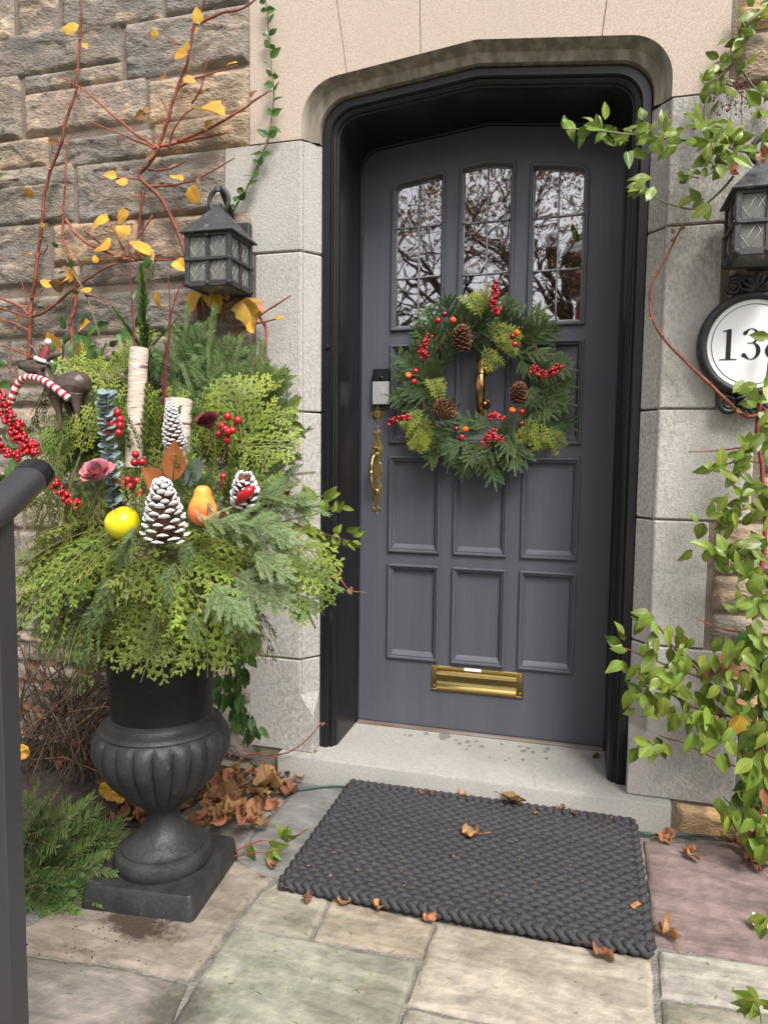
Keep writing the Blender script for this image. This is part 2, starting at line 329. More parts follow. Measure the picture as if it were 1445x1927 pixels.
def slab(P, tint):
    P = [Vector((p[0], p[1], PZ)) for p in P]
    # subdivide the outline so that the edge wanders, then a rounded arris
    Q = []
    for i, a in enumerate(P):
        b = P[(i+1) % len(P)]; n = max(1, int((b-a).length/.025))
        for k in range(n):
            q = a.lerp(b, k/n); j = .005 if k else .002
            Q.append(q+Vector((noise.noise(q*38)*j, noise.noise(q*38+Vector((9,3,1)))*j, 0)))
    area = sum(Q[i].x*Q[(i+1) % len(Q)].y-Q[(i+1) % len(Q)].x*Q[i].y for i in range(len(Q)))
    if area < 0: Q.reverse()
    def off(d):
        out = []
        for i, q in enumerate(Q):
            t = (Q[(i+1) % len(Q)]-Q[i-1]).normalized(); out.append(q+Vector((-t.y, t.x, 0))*d)
        return out
    r0 = [q+Vector((0,0,-.03)) for q in off(-.004)]; r1 = [q+Vector((0,0,-.0075)) for q in off(-.004)]; r2 = [q+Vector((0,0,-.002+.002*noise.noise(q*60))) for q in off(0)]; r3 = off(.008)
    tint = (tint[0]*.98, tint[1]*.98, tint[2]*1.03); pv.cur = tint; pv.loft([r0, r1, r2, r3]); n = pv.add(r3)
    for tri in geometry.tessellate_polygon([r3]):
        a, b, c = [r3[i] for i in tri]
        tri = list(tri)
        if (b-a).cross(c-a).z < 0: tri.reverse()
        pv.face([n+i for i in tri])
for px, t in slabs: slab([gr(*p) for p in px], t)
rr = random.Random(3)
y = gr(722, 2180).y-.02
for row in range(5):
    x = -1.8; h = rr.uniform(.4, .6)
    while x < 1.6:
        wd = rr.uniform(.45, .8); t = rr.uniform(.8, 1.1)
        slab([(x,y-h,0),(x+wd-.02,y-h,0),(x+wd-.02,y-.02,0),(x,y-.02,0)], (.36*t,.33*t,.27*t)); x += wd
    y -= h
tag(pv.build('paving', M['paving'], smooth=SH), '', '', kind='structure')
# planting bed of bare soil along the wall, left and right
so = MB(); nx, ny = 60, 50
def soilgrid(x0, x1, y0, y1, hgt):
    b = []
    for j in range(ny+1):
        for i in range(nx+1):
            x = x0+(x1-x0)*i/nx; yy = y0+(y1-y0)*j/ny
            e = min(1, min(i, nx-i, j, ny-j)/8)
            b.append((x, yy, PZ-.004+e*hgt*(.6+.7*noise.fractal(Vector((x*6,yy*6,3)), 1, 2, 4))))
    n = so.add(b)
    for j in range(ny):
        for i in range(nx): a = n+j*(nx+1)+i; so.face([a, a+1, a+nx+2, a+nx+1])
soilgrid(-2.4, -.74, -.80, -.33, .03); soilgrid(.86, 1.9, -.6, -.33, .03); soilgrid(-2.6, -.93, -1.13, -.75, .02)
tag(so.build('soil', M['soil']), '', '', kind='structure')

# ------------------------------------------------------------------ the house
WY = -.33
house = thing('stone_house', 'house front of rough stone blocks with smooth pale surround and dark grey arched door', 'house')
def quad_stones(lst, zoom=2.3306, y=-.345):
    out = []
    for a, b, c, d in lst:
        p, q = at(a/zoom, b/zoom, y), at(c/zoom, d/zoom, y); out.append([p.x, q.z, q.x, p.z])
    return out
left_px = [(-260,30,45,170),(60,-30,240,158),(252,-75,698,75),(710,-110,1085,-4),(-260,195,520,262),(535,90,1085,262),(-260,365,76,598),
 (90,322,520,340),(90,402,625,522),(636,342,1085,488),(-260,645,196,722),(208,608,648,683),(660,525,1085,628),(-260,765,308,802),(-260,835,308,964),
 (320,715,975,922),(-260,1005,205,1245),(217,980,600,1140),(612,952,1100,1105),(217,1165,332,1236),(342,1152,1100,1205)]
stones = quad_stones(left_px)
zt = at(250, 545, -.345).z; rs = random.Random(11)
z = zt
while z > -.2:
    h = rs.choice([.075, .1, .135, .16]); x = -2.6
    xr = -.735
    while x < xr-.02:
        wd = rs.uniform(.18, .42); x1 = x+wd
        if x1 > xr-.1: x1 = xr
        stones.append([x, z-h+.012, x1-.012, z]); x = x1
    z -= h
for z0, h in ((2.68,.14),(2.83,.16),(3.0,.2)):             # above the frame of the photograph
    x = -2.6
    while x < -.76:
        wd = rs.uniform(.2, .45); x1 = min(x+wd, -.755); stones.append([x, z0, x1-.012, z0+h-.012]); x = x1
x = -2.6                                                     # left of the photograph
z = -.15
while z < 3.1:
    h = rs.uniform(.09, .17); x0 = -2.6
    if z > zt: stones.append([-2.62, z, -1.86, z+h-.012])
    z += h
# right hand side
rows = [(-.16,-.012,.655),(0,.13,.835),(.142,.24,.835),(.252,.36,.82),(.372,.465,.73),(.477,.575,.728),(.587,.69,.728),(.702,.845,.728),(.857,.98,.835),(.992,1.165,.835),
        (1.178,1.3,.73),(1.312,1.45,.73),(1.462,1.57,.73),(1.582,1.69,.73),(1.71,1.9,1.1),(1.912,2.05,1.1),(2.062,2.2,.722),(2.212,2.31,.722),(2.322,2.5,.722),(2.512,2.7,.722),(2.712,2.9,.722),(2.912,3.15,.722)]
for z0, z1, xa in rows:
    x = xa+.006
    while x < 2.3:
        wd = rs.uniform(.18, .4); stones.append([x, z0, x+wd-.012, z1]); x += wd
pal_l = [(.205,.182,.16),(.178,.16,.143),(.235,.205,.175),(.19,.172,.155),(.25,.212,.175),(.215,.19,.165)]
pal_r = [(.36,.265,.175),(.30,.24,.18),(.40,.285,.17),(.24,.21,.18),(.34,.26,.19)]
tan = {9:(.30,.235,.175), 10:(.285,.225,.17), 12:(.295,.23,.165), 17:(.30,.235,.17), 13:(.195,.175,.155), 5:(.18,.163,.148), 8:(.25,.205,.175), 3:(.17,.155,.142), 11:(.185,.167,.15), 18:(.27,.215,.17)}
rub = MB()
def rock(k, x0, z0, x1, z1):
    if x1-x0 < .03 or z1-z0 < .02: return
    inview = -1.9 < x1 and x0 < 1.1 and z0 < 2.75
    d = .0062 if inview else .03
    nx, nz = max(4, int((x1-x0)/d)), max(4, int((z1-z0)/d))
    sd_ = Vector((k*3.7, k*1.3, k*2.1)); rk = random.Random(k)
    tl = rk.uniform(-.06, .06); tz = rk.uniform(-.08, .08); amp = rk.uniform(.7, 1.2)
    c0 = tan.get(k) or (rk.choice(pal_r) if x0 > .5 else rk.choice(pal_l)); t = rk.uniform(.88, 1.12); c0 = tuple(a*t for a in c0)
    pts = []; cx, cz = (x0+x1)/2, (z0+z1)/2
    for j in range(nz+1):
        for i in range(nx+1):
            x = x0+(x1-x0)*i/nx; z = z0+(z1-z0)*j/nz
            e = min(x-x0, x1-x, z-z0, z1-z); e = max(0, min(1, e/.018)); e = e*e*(3-2*e)
            p = Vector((x*5, 0, z*9))+sd_
            r1 = noise.hetero_terrain(p, 1.0, 2.0, 5, .6, noise_basis='BLENDER')
            pw = Vector((x*7, 1.5, z*16+noise.noise(p*1.3)*1.2))+sd_
            st = noise.cell(Vector((x*9+noise.noise(pw)*1.5, z*24+noise.noise(pw*.7)*2.5, k)))      # broken ledges
            rg = abs(noise.noise(pw*1.1))
            h = .005+e*(.009+amp*.52*(.009*r1+.0075*st-.014*rg)+tl*(x-cx)*.25+tz*(z-cz)*.4)+.0016*noise.noise(p*9)*e
            wob = .0022*(1-e)
            pts.append((x+noise.noise(Vector((x*50,z*50,1)))*wob, -.322-max(.001, h if e > 0 else .0), z+noise.noise(Vector((x*50,z*50,7)))*wob))
    n = rub.add(pts)
    for j in range(nz):
        for i in range(nx):
            a = n+j*(nx+1)+i
            x = x0+(x1-x0)*i/nx; z = z0+(z1-z0)*j/nz
            v = noise.fractal(Vector((x*4,z*10,k*.7)), 1, 2, 4)
            cc = (c0[0]*(1+.30*v), c0[1]*(1+.22*v), c0[2]*(1+.12*v))
            rub.face([a, a+1, a+nx+2, a+nx+1], cc)
for sd0 in (-1, 1):                                            # the wall left of the doorway, then the wall right of it
    rub = MB()
    for k, s_ in enumerate(stones):
        if (s_[0] > 0) == (sd0 > 0): rock(k, *s_)
    rub.build('rubble_wall', M['rubble'], house, smooth=R(50))
def tudor(wd, za, r, zb, slope=.109, na=9, ns=10):
    zc = za-slope*wd; phi = math.pi/2-math.atan(slope); t = r*math.tan(phi/2)
    pts = [(-wd, zb), (-wd, (zb+zc-t)/2)]
    cx, cz = -wd+r, zc-t
    for i in range(na+1):
        a = math.pi-phi*i/na; pts.append((cx+r*math.cos(a), cz+r*math.sin(a)))
    x0, z0 = pts[-1]
    for i in range(1, ns+1): pts.append((x0*(1-i/ns), z0+(za-z0)*i/ns))
    return pts+[(-x, z) for x, z in pts[-2::-1]]
mo = MB()                                                     # mortar that the blocks are bedded in
mo.box((-3.2,-.323,-.2),(-.56,-.05,3.3)); mo.box((.56,-.323,-.2),(3.2,-.05,3.3)); mo.box((-.56,-.32,2.36),(.56,-.05,3.3))
for a_, b_ in ((.515,.62),): mo.loft([[(x,-.243,z) for x, z in tudor(a_,2.239,.105,-.1)],[(x,-.243,z) for x, z in tudor(b_,2.36,.18,-.1)]], closed=False)
mo.build('mortar', M['mortar'], house, smooth=False)

FW_, FA, FR = .516, 2.239, .105
def ring(d, y, zb=-.005, r=None): return [(x, y, z) for x, z in tudor(FW_-d, FA-d*1.006, r or max(.045, FR-.55*d), zb)]
# door frame moulding
fr = MB()
prof = [(-.004,-.22),(0,-.262),(.003,-.268),(.026,-.270),(.030,-.266),(.032,-.259),(.038,-.258),(.042,-.261),(.046,-.258),(.0475,-.250),(.052,-.247),(.0555,-.240),(.057,-.228),(.057,-.012),(.062,-.010),(.062,.05)]
wob = random.Random(5)
rings_ = []
for d, y in prof:
    rg = ring(d, y)
    rings_.append([(x+.0012*noise.noise(Vector((x*9, d*60, z*9))), yy+.001*noise.noise(Vector((x*9, 5+d*60, z*9))), z) for x, yy, z in rg])
# the long posts need more rings of their own along the height to wander a little
fr.loft(rings_, closed=False)
for s in (-1, 1):
    fr.poly([(s*(FW_-d), y, -.0045) for d, y in prof])
fo = fr.build('door_frame', M['frame'], house, smooth=R(30))
kb = MB(); c = at(615, 653, -.27)
kb.lathe([(.001,.012),(.006,.0118),(.0075,.009),(.0055,.008),(.005,.0085),(.0035,.0095),(.0095,.006),(.011,.002),(.011,0)], 18)
k = kb.build('bolt', M['frame'], house, smooth=SH); place(k, frame(c+Vector((0,.001,0)), (1,0,0), (0,-1,0)))
# arch stones: splayed band round the head of the opening
cut_px = [(674,142),(826,97),(969,78),(1129,79)]
outer = tudor(.563, 2.287, .13, 2.056); inner = tudor(.517, 2.241, .106, 2.056)
am = MB()
am.loft([[(x,-.331,z) for x, z in outer], [(x*.55+a*.45,-.297,z*.55+b*.45) for (x,z),(a,b) in zip(outer, inner)], [(x*.06+a*.94,-.283,z*.06+b*.94) for (x,z),(a,b) in zip(outer, inner)], [(x,-.24,z) for x, z in inner]], closed=False)
am.build('arch_moulding', M['archstone'], house, smooth=R(25))
# lintel: large smooth blocks over the arch, with fine joints
lm = MB()
def lint(xa, xb, xta, xtb):
    pts = [(x, z) for x, z in outer]
    arc = [(x, z) for x, z in pts if xa+.0012 < x < xb-.0012]
    def za(x):
        for (x0, z0), (x1, z1) in zip(pts, pts[1:]):
            if x0 <= x <= x1 and x1 > x0: return z0+(z1-z0)*(x-x0)/(x1-x0)
        return None
    a0, b0 = za(xa+.0012), za(xb-.0012)
    bottom = ([(xa+.0012, a0)] if a0 else [(xa, 2.056), (-.5632, 2.056)])+arc+([(xb-.0012, b0)] if b0 else [(.5632, 2.056), (xb, 2.056)])
    P = bottom+[(xtb-.0012, 3.2), (xta+.0012, 3.2)]
    V = [Vector((x, -.3305, z)) for x, z in P]; n = lm.add(V)
    for t in geometry.tessellate_polygon([V]):
        t = list(t)
        if (V[t[1]]-V[t[0]]).cross(V[t[2]]-V[t[0]]).y > 0: t.reverse()
        lm.face([n+i for i in t])
    lm.loft([V, [v+Vector((0,.012,0)) for v in V]], True)
lint(-.747, -.41, -.747, -.56); lint(-.41, -.17, -.56, -.2); lint(-.17, .366, -.2, .47); lint(.366, .709, .47, .709)
lm.build('lintel', M['lintel'], house, smooth=False)
# jamb blocks
def jamb(s, xo, z0, z1, stop=False, t=1.0):
    b = MB(); b.cur = (t, t*.995, t*.985); g_ = .0028
    def sec(e, zz, sq=0):
        xi = .517+e; f = .567
        if sq < 1: A = (f*(1-sq)+xi*sq, WY+e); B = (xi, (-.266)*(1-sq)+(WY+e+.0005)*sq)
        else: A = (xi+.0005, WY+e); B = (xi, WY+e+.0005)
        P = [(xo-e, -.2), (xo-e, WY+e+.004), (xo-e-.004, WY+e), (A[0]+.002, A[1]), (A[0]-.002, A[1]+.002), B, (xi, -.2)]
        return [(s*x, y, zz) for x, y in P]
    e = .004
    if stop: lv = [(e, z0+g_, 1), (0, z0+g_+e, 1), (0, .13, 1), (0, .2, 0), (0, z1-g_-e, 0), (e, z1-g_, 0)]
    else: lv = [(e, z0+g_, 0), (0, z0+g_+e, 0), (0, z1-g_-e, 0), (e, z1-g_, 0)]
    b.loft([sec(*l) for l in lv], True, True)
    o = b.build('jamb_stone', M['quoin'], house, smooth=False)
    return o
JZ = [(1.70,2.056),(1.173,1.70),(.849,1.173),(.322,.849),(-.008,.322)]
for (z0, z1), xo, t in zip(JZ, (.843,.731,.80,.716,.80), (1.0,1.05,1.12,1.02,1.0)): jamb(-1, xo, z0, z1, z0 < 0, t)
JR = [(1.698,2.056),(1.175,1.698),(.849,1.175),(.467,.849),(-.006,.467)]
for (z0, z1), xo, t in zip(JR, (1.09,.716,.822,.714,.819), (.98,1.08,1.14,1.12,1.05)): jamb(1, xo, z0, z1, z0 < 0, t)
# door step and sill
stp = MB()
nx = 60
ringsx = []
for i in range(nx+1):
    x = -.632+1.273*i/nx; wv = .0015*noise.noise(Vector((x*12,0,0)))
    ringsx.append([(x, .09, PZ-.03), (x, -.367+wv, PZ-.03), (x, -.367+wv, -.013+wv), (x, -.3645+wv, -.0075+wv), (x, -.358, -.005), (x, -.2, -.0035), (x, .09, -.002)])
stp.loft(ringsx, True, True)
stepo = stp.build('doorstep', M['step'], house, smooth=R(35))
# wet spots left on the step: thin dark damp marks in the stone itself
nt = M['step'].node_tree; N, L = nt.nodes, nt.links; bs = N['Principled BSDF']; src = bs.inputs['Base Color'].links[0].from_socket
tc = N.new('ShaderNodeTexCoord'); wpx = [(836,1387,.034),(802,1382,.014),(772,1385,.012),(865,1400,.012),(880,1397,.014),(883,1405,.011),(907,1406,.014),(896,1396,.011),(878,1411,.008),(943,1401,.009),(978,1406,.01),(985,1414,.016),(993,1409,.013),(1003,1417,.012),(1026,1416,.011),(1031,1411,.015),(1028,1428,.01),(984,1430,.011),(951,1432,.007),(957,1428,.007),(921,1427,.006),(858,1394,.009),(762,1384,.006)]
cur = src
for i, (u, v, r) in enumerate(wpx):
    p = gr(u, v, -.004); vm = N.new('ShaderNodeVectorMath'); vm.operation = 'SUBTRACT'; vm.inputs[1].default_value = p; L.new(tc.outputs['Object'], vm.inputs[0])
    v2 = N.new('ShaderNodeVectorMath'); v2.operation = 'MULTIPLY'; v2.inputs[1].default_value = (1/r, .75/r, 0); L.new(vm.outputs[0], v2.inputs[0])
    ln = N.new('ShaderNodeVectorMath'); ln.operation = 'LENGTH'; L.new(v2.outputs[0], ln.inputs[0])
    if i == 0:
        nn = N.new('ShaderNodeTexNoise'); nn.inputs['Scale'].default_value = 70; nn.inputs['Detail'].default_value = 3; L.new(tc.outputs['Object'], nn.inputs['Vector'])
    ad = N.new('ShaderNodeMath'); ad.operation = 'MULTIPLY_ADD'; ad.inputs[1].default_value = 1.3; L.new(nn.outputs['Fac'], ad.inputs[0]); L.new(ln.outputs['Value'], ad.inputs[2])
    mr = N.new('ShaderNodeMapRange'); mr.inputs['From Min'].default_value = 1.3; mr.inputs['From Max'].default_value = 1.45; mr.inputs['To Min'].default_value = .85; mr.inputs['To Max'].default_value = 0; L.new(ad.outputs[0], mr.inputs['Value'])
    q = N.new('ShaderNodeMix'); q.data_type = 'RGBA'; L.new(mr.outputs[0], q.inputs['Factor']); L.new(cur, q.inputs['A']); q.inputs['B'].default_value = (.15,.14,.128,1); cur = q.outputs['Result']
L.new(cur, bs.inputs['Base Color'])
# hairline cracks, thin grooves of dark grit
for pts in ([(1002,1502),(1008,1478),(1004,1462),(1016,1446),(1010,1430),(1024,1420)], [(841,1422),(846,1412),(843,1404)]):
    ck = MB(); ck.tube([gr(q.x, q.y, -.0045) for q in smooth_path([(a, b, 0) for a, b in pts], 4) if gr(q.x, q.y, -.0045).y > -.355], .0009, 4); ck.build('crack', M['mortar'], stepo)
th = MB(); th.box((-.455,-.022,-.003),(.455,.06,.005), .002); th.build('threshold', M['thresh'], house, smooth=False)

# ------------------------------------------------------------------ the door leaf
def off_poly(P, d, dbot=None):                                  # inward offset of a counter-clockwise outline (x, z)
    out = []; n = len(P)
    for i in range(n):
        a, b, c = P[i-1], P[i], P[(i+1) % n]
        def nrm(p, q):
            dx, dz = q[0]-p[0], q[1]-p[1]; l = math.hypot(dx, dz) or 1e-9; return (-dz/l, dx/l)
        n1, n2 = nrm(a, b), nrm(b, c); bx, bz = n1[0]+n2[0], n1[1]+n2[1]; l = bx*bx+bz*bz or 1e-9
        k = 2*d/l*1.0
        x, z = b[0]+bx*k, b[1]+bz*k
        out.append((x, z))
    if dbot is not None:
        zm = min(p[1] for p in P)
        out = [(x, zm+dbot if abs(p[1]-zm) < 1e-6 else z) for (x, z), p in zip(out, P)]
    return out
outerD = tudor(.457, 2.176, .065, .0085)
colsX = [(-.342,-.149),(-.096,.096),(.149,.342)]
rowsZ = [(.263,.621),(.670,1.026),(1.077,1.434)]
panels = [[(a,c_),(b,c_),(b,d),(a,d)] for c_, d in rowsZ for a, b in colsX]
wl_, WB = [], 1.487
def arcp(cx, cz, r, a0, a1, n=7): return [(cx+r*math.cos(a0+(a1-a0)*i/n), cz+r*math.sin(a0+(a1-a0)*i/n)) for i in range(n+1)]
rtl = [(.149,WB),(.342,WB)]+arcp(.302,1.976,.04,0,math.pi/2-.1)+[(.149,2.036)]
ltl = [(-x, z) for x, z in rtl][::-1]
mid = [(-.096,WB),(.096,WB),(.096,2.047),(0,2.059),(-.096,2.047)]
wins = [ltl, mid, rtl]
lo = MB()
holes = panels+wins
loops = [[Vector((x, 0, z)) for x, z in P] for P in [outerD]+holes]
flat = [v for l in loops for v in l]; n = lo.add(flat)
for t in geometry.tessellate_polygon(loops):
    t = list(t)
    if (flat[t[1]]-flat[t[0]]).cross(flat[t[2]]-flat[t[0]]).y > 0: t.reverse()
    lo.face([n+i for i in t])
for P in [outerD]+holes: lo.loft([[(x,0,z) for x, z in P], [(x,.045,z) for x, z in P]], True)
lo.poly([(x,.045,z) for x, z in outerD])
# hairline joints where rails meet stiles
door = lo.build('door', M['door'], house, smooth=False)
def moulding(P, prof, name, bottom=True, face_y=None, mt='door'):
    b = MB(); rg = []
    for d, y, db in prof: rg.append([(x, y, z) for x, z in off_poly(P, d, db)])
    b.loft(rg, True)
    if face_y is not None: b.poly(rg[-1])
    return b.build(name, M[mt], door, smooth=R(20))
pp = [(-.002,.004,None),(-.002,-.0075,None),(.001,-.0105,None),(.005,-.0105,None),(.008,-.007,.006),(.010,-.003,.009),(.013,-.004,.013),(.0155,-.001,.016),(.017,.005,.021),(.0195,.008,.026),(.0205,.011,.029)]
for P in panels: moulding(P, pp, 'panel', face_y=1)
wp = [(-.002,.004,None),(-.002,-.008,None),(.001,-.0115,None),(.0055,-.0115,None),(.009,-.008,.009),(.0105,-.002,.012),(.013,.006,.016),(.0145,.018,.017)]
rg_ = random.Random(21)
for P, (xa, xb) in zip(wins, colsX):
    o = moulding(P, wp, 'window', bottom=True)
    inn = off_poly(P, .0135, .0165); xc = (xa+xb)/2
    zs = [min(p[1] for p in inn)-.001, 1.677-.165, 1.677, 1.857, 2.2]
    zs = [zs[0], 1.5, 1.677, 1.857, 2.2] if False else [zs[0], 1.677, 1.857, 2.2]
    gl = MB()
    def clip(poly, f):
        out = []
        for i, p in enumerate(poly):
            q = poly[(i+1) % len(poly)]; fp, fq = f(p), f(q)
            if fp >= 0: out.append(p)
            if fp*fq < 0: t = fp/(fp-fq); out.append((p[0]+(q[0]-p[0])*t, p[1]+(q[1]-p[1])*t))
        return out
    for x0, x1 in ((-9, xc), (xc, 9)):
        for z0, z1 in zip(zs, zs[1:]):
            c_ = clip(clip(clip(clip(inn, lambda p: p[0]-x0), lambda p: x1-p[0]), lambda p: p[1]-z0), lambda p: z1-p[1])
            if len(c_) < 3: continue
            mx_ = sum(p[0] for p in c_)/len(c_); mz_ = sum(p[1] for p in c_)/len(c_); ax, az = rg_.gauss(0, .004), rg_.gauss(0, .004)
            gl.poly([(x, .016+ax*(x-mx_)+az*(z-mz_), z) for x, z in c_])
    gl.build('pane', M['glass'], o, smooth=False) if False else None
    gob = gl.build('glazing', M['glass'], door, smooth=False)
    ld = MB()
    zt_ = max(clip(clip(inn, lambda p: p[0]-xc+.001), lambda p: xc+.001-p[0]), key=lambda p: p[1])[1]
    def came(a, b, wv=.0012, wd=.0032):
        n_ = 8; ps = []
        for i in range(n_+1):
            t = i/n_; ps.append((a[0]+(b[0]-a[0])*t+rg_.uniform(-1,1)*wv*(0<i<n_), .0125, a[1]+(b[1]-a[1])*t+rg_.uniform(-1,1)*wv*(0<i<n_)))
        ld.tube(ps, wd, 8)
    came((xc, zs[0]), (xc, zt_))
    for z0 in zs[1:-1]: came((xa+.0135, z0-.002), (xb-.0135, z0+.002)); ld.sphere((xc, .0115, z0), .0048, 8, 5)
    for i, p in enumerate(inn): 
        q = inn[(i+1) % len(inn)]; ld.tube([(p[0],.014,p[1]),(q[0],.014,q[1])], .003, 6)
    ld.build('leading', M['lead'], door)
# mail slot
ms = MB()
ms.box((-.170,-.004,.153),(.170,.0,.2475), .0015)
for z0, z1 in ((.153,.161),(.2395,.2475)): ms.box((-.168,-.0075,z0+.0015),(.168,-.004,z1-.001), .001)
def xprism(x0, x1, prof): ms.loft([[(x, y, z) for y, z in prof] for x in (x0, x1)], True, True)
xprism(-.148, .146, [(-.004,.236),(-.012,.233),(-.014,.226),(-.011,.221),(-.0095,.2135),(-.0105,.208),(-.008,.196),(-.0085,.184),(-.0115,.178),(-.015,.172),(-.013,.165),(-.004,.163)])
for x in (-.159, .159):
    for z in (.170, .232): ms.lathe([(.0045,0),(.0045,.002),(.003,.0032),(.001,.0034)], 12, Vector((0,0,0)), None) if False else None
mso = ms.build('mail_slot', M['polished'], door, smooth=R(28))
for x in (-.159, .159):
    for z in (.170, .232):
        b = MB(); q = MB(); q.lathe([(.005,0),(.005,.0016),(.0035,.003),(.0008,.0034)], 12); b.merge(q, frame((x,-.004,z),(1,0,0),(0,-1,0))); b.build('screw', M['bronze'], door)
pp_ = MB(); pp_.box((-.045,-.0087,.2385),(.018,-.0077,.2495)); pp_.build('white_strip', M['paper'], door, smooth=False)  # thin plain white strip across the upper edge of the slot plate
# lock escutcheon
def relief(outline, th, dome=0, y0=0.0):                       # flat plate with a soft edge
    b = MB(); P = outline; i1 = off_poly(P, .0012); i2 = off_poly(P, .003)
    b.loft([[(x,y0,z) for x, z in P], [(x,y0-th*.6,z) for x, z in P], [(x,y0-th,z) for x, z in i1], [(x,y0-th-dome*.4,z) for x, z in i2]], True)
    V = [Vector((x,y0-th-dome*.4,z)) for x, z in i2]; n = b.add(V)
    for t in geometry.tessellate_polygon([V]):
        t = list(t)
        if (V[t[1]]-V[t[0]]).cross(V[t[2]]-V[t[0]]).y > 0: t.reverse()
        b.face([n+i for i in t])
    return b
lc = (-.390, 1.185)
P = []
for i in range(64):
    a = 2*math.pi*i/64; lob = abs(math.cos(2*a)); r = .0185+.011*max(0, lob-.55)**.8*1.6+(.004 if lob > .93 else 0); P.append((lc[0]+r*math.cos(a), lc[1]+r*math.sin(a)))
lk = relief(P, .003)
for r_, yy in ((.0175,.006),):
    b = MB(); b.lathe([(.0175,0),(.0172,.004),(.0155,.0055),(.0148,.004),(.014,.0058),(.012,.0075),(.001,.0078)], 28); lk.merge(b, frame((lc[0],-.0025,lc[1]),(1,0,0),(0,-1,0)))
lk.build('lock', M['brass'], door, smooth=R(30))
kh = MB(); kh.box((lc[0]-.0015,-.0106,lc[1]-.008),(lc[0]+.0015,-.0102,lc[1]+.002)); kh.build('keyhole', M['ink'], door, smooth=False)
# handle set
half = [(0,1.142),(.004,1.134),(.006,1.128),(.0045,1.124),(.008,1.121),(.014,1.1215),(.0165,1.117),(.016,1.109),(.0105,1.1065),(.0075,1.1085),(.0065,1.1),(.008,1.088),(.0125,1.078),(.018,1.068),(.0205,1.055),(.021,1.04),(.0165,1.024),(.0095,1.012),(.0085,1.007),(.0105,1.002),(.017,1.000),(.0175,.995),(.0155,.992),(.0185,.984),(.0205,.974),(.0205,.966),(.0185,.958),(.0155,.950),(.0175,.947),(.017,.942),(.0105,.940),(.0085,.935),(.0095,.930),(.0165,.920),(.0205,.905),(.0205,.893),(.018,.880),(.012,.864),(.0075,.848),(.0065,.838),(.0075,.832),(.0105,.834),(.016,.832),(.0165,.824),(.014,.8195),(.008,.8205),(.0045,.817),(.006,.813),(.004,.807),(0,.798)]
hx = -.3905
P = [(hx-x, z) for x, z in half]+[(hx+x, z) for x, z in half[-2:0:-1]]
hd = relief(P, .0028)
hs_ = MB()
g1 = smooth_path([(hx-.002,-.003,1.033),(hx-.001,-.018,1.034),(hx-.005,-.034,1.024),(hx-.009,-.042,1.0),(hx-.010,-.044,.967),(hx-.009,-.042,.934),(hx-.004,-.033,.906),(hx,-.016,.897),(hx+.001,-.003,.896)], 6)
def gprof(i): 
    t = i/(len(g1)-1); z = g1[i].z
    r = .0048+.0035*math.exp(-((z-.992)/.013)**2)+.0035*math.exp(-((z-.936)/.014)**2)+.0042*math.exp(-((z-.9655)/.0055)**2)
    return r
hs_.tube(g1, [gprof(i) for i in range(len(g1))], 14)
hs_.sphere((hx,-.007,.895), .0105, 16, 10, (1,.7,1)); hs_.sphere((hx-.001,-.007,1.034), .009, 14, 9, (1,.7,1))
tb = [(hx,-.002,1.052),(hx,-.014,1.056),(hx,-.026,1.055),(hx,-.033,1.06)]
hs_.tube(smooth_path(tb, 4), [.004,.0045,.005,.006,.007,.008,.009,.010,.011,.012,.012,.011,.008], 12, flat=.28, up=(0,0,1))
hd.merge(hs_); 
for z in (1.113, .826): b = MB(); b.sphere((hx,-.0032,z), .0028, 8, 5, (1,.5,1)); hd.merge(b)
hd.build('door_handle', M['brass'], door, smooth=R(35))
# knocker
kn = MB(); kx = -.004
for z, r in ((1.339,.021),(1.217,.019)):
    b = MB(); b.lathe([(r,0),(r,.003),(r*.86,.005),(r*.8,.0042),(r*.72,.008),(r*.45,.014),(r*.4,.026),(.001,.03)], 24); kn.merge(b, frame((kx+.012,.0105,z),(1,0,0),(0,-1,0)))
kp = [(kx,-.024,1.369),(kx,-.030,1.366),(kx,-.034,1.360),(kx,-.036,1.345),(kx,-.037,1.328),(kx,-.040,1.318),(kx,-.046,1.310),(kx,-.048,1.27),(kx,-.046,1.236),(kx,-.038,1.214),(kx,-.028,1.196),(kx,-.02,1.184)]
kr = [.016,.017,.012,.0095,.011,.0145,.0165,.0165,.015,.013,.0135,.015]
kn.tube(kp, kr, 8, up=(0,-1,0), flat=.62)
kn.lathe([(.001,-.007),(.017,-.006),(.019,0),(.014,.005),(.001,.007)], 16, Vector((kx,-.024,1.371)))
kn.lathe([(.001,-.008),(.013,-.007),(.016,0),(.011,.005),(.001,.006)], 16, Vector((kx,-.018,1.182)))
kn.build('door_knocker', M['bronze'], door, smooth=R(40))
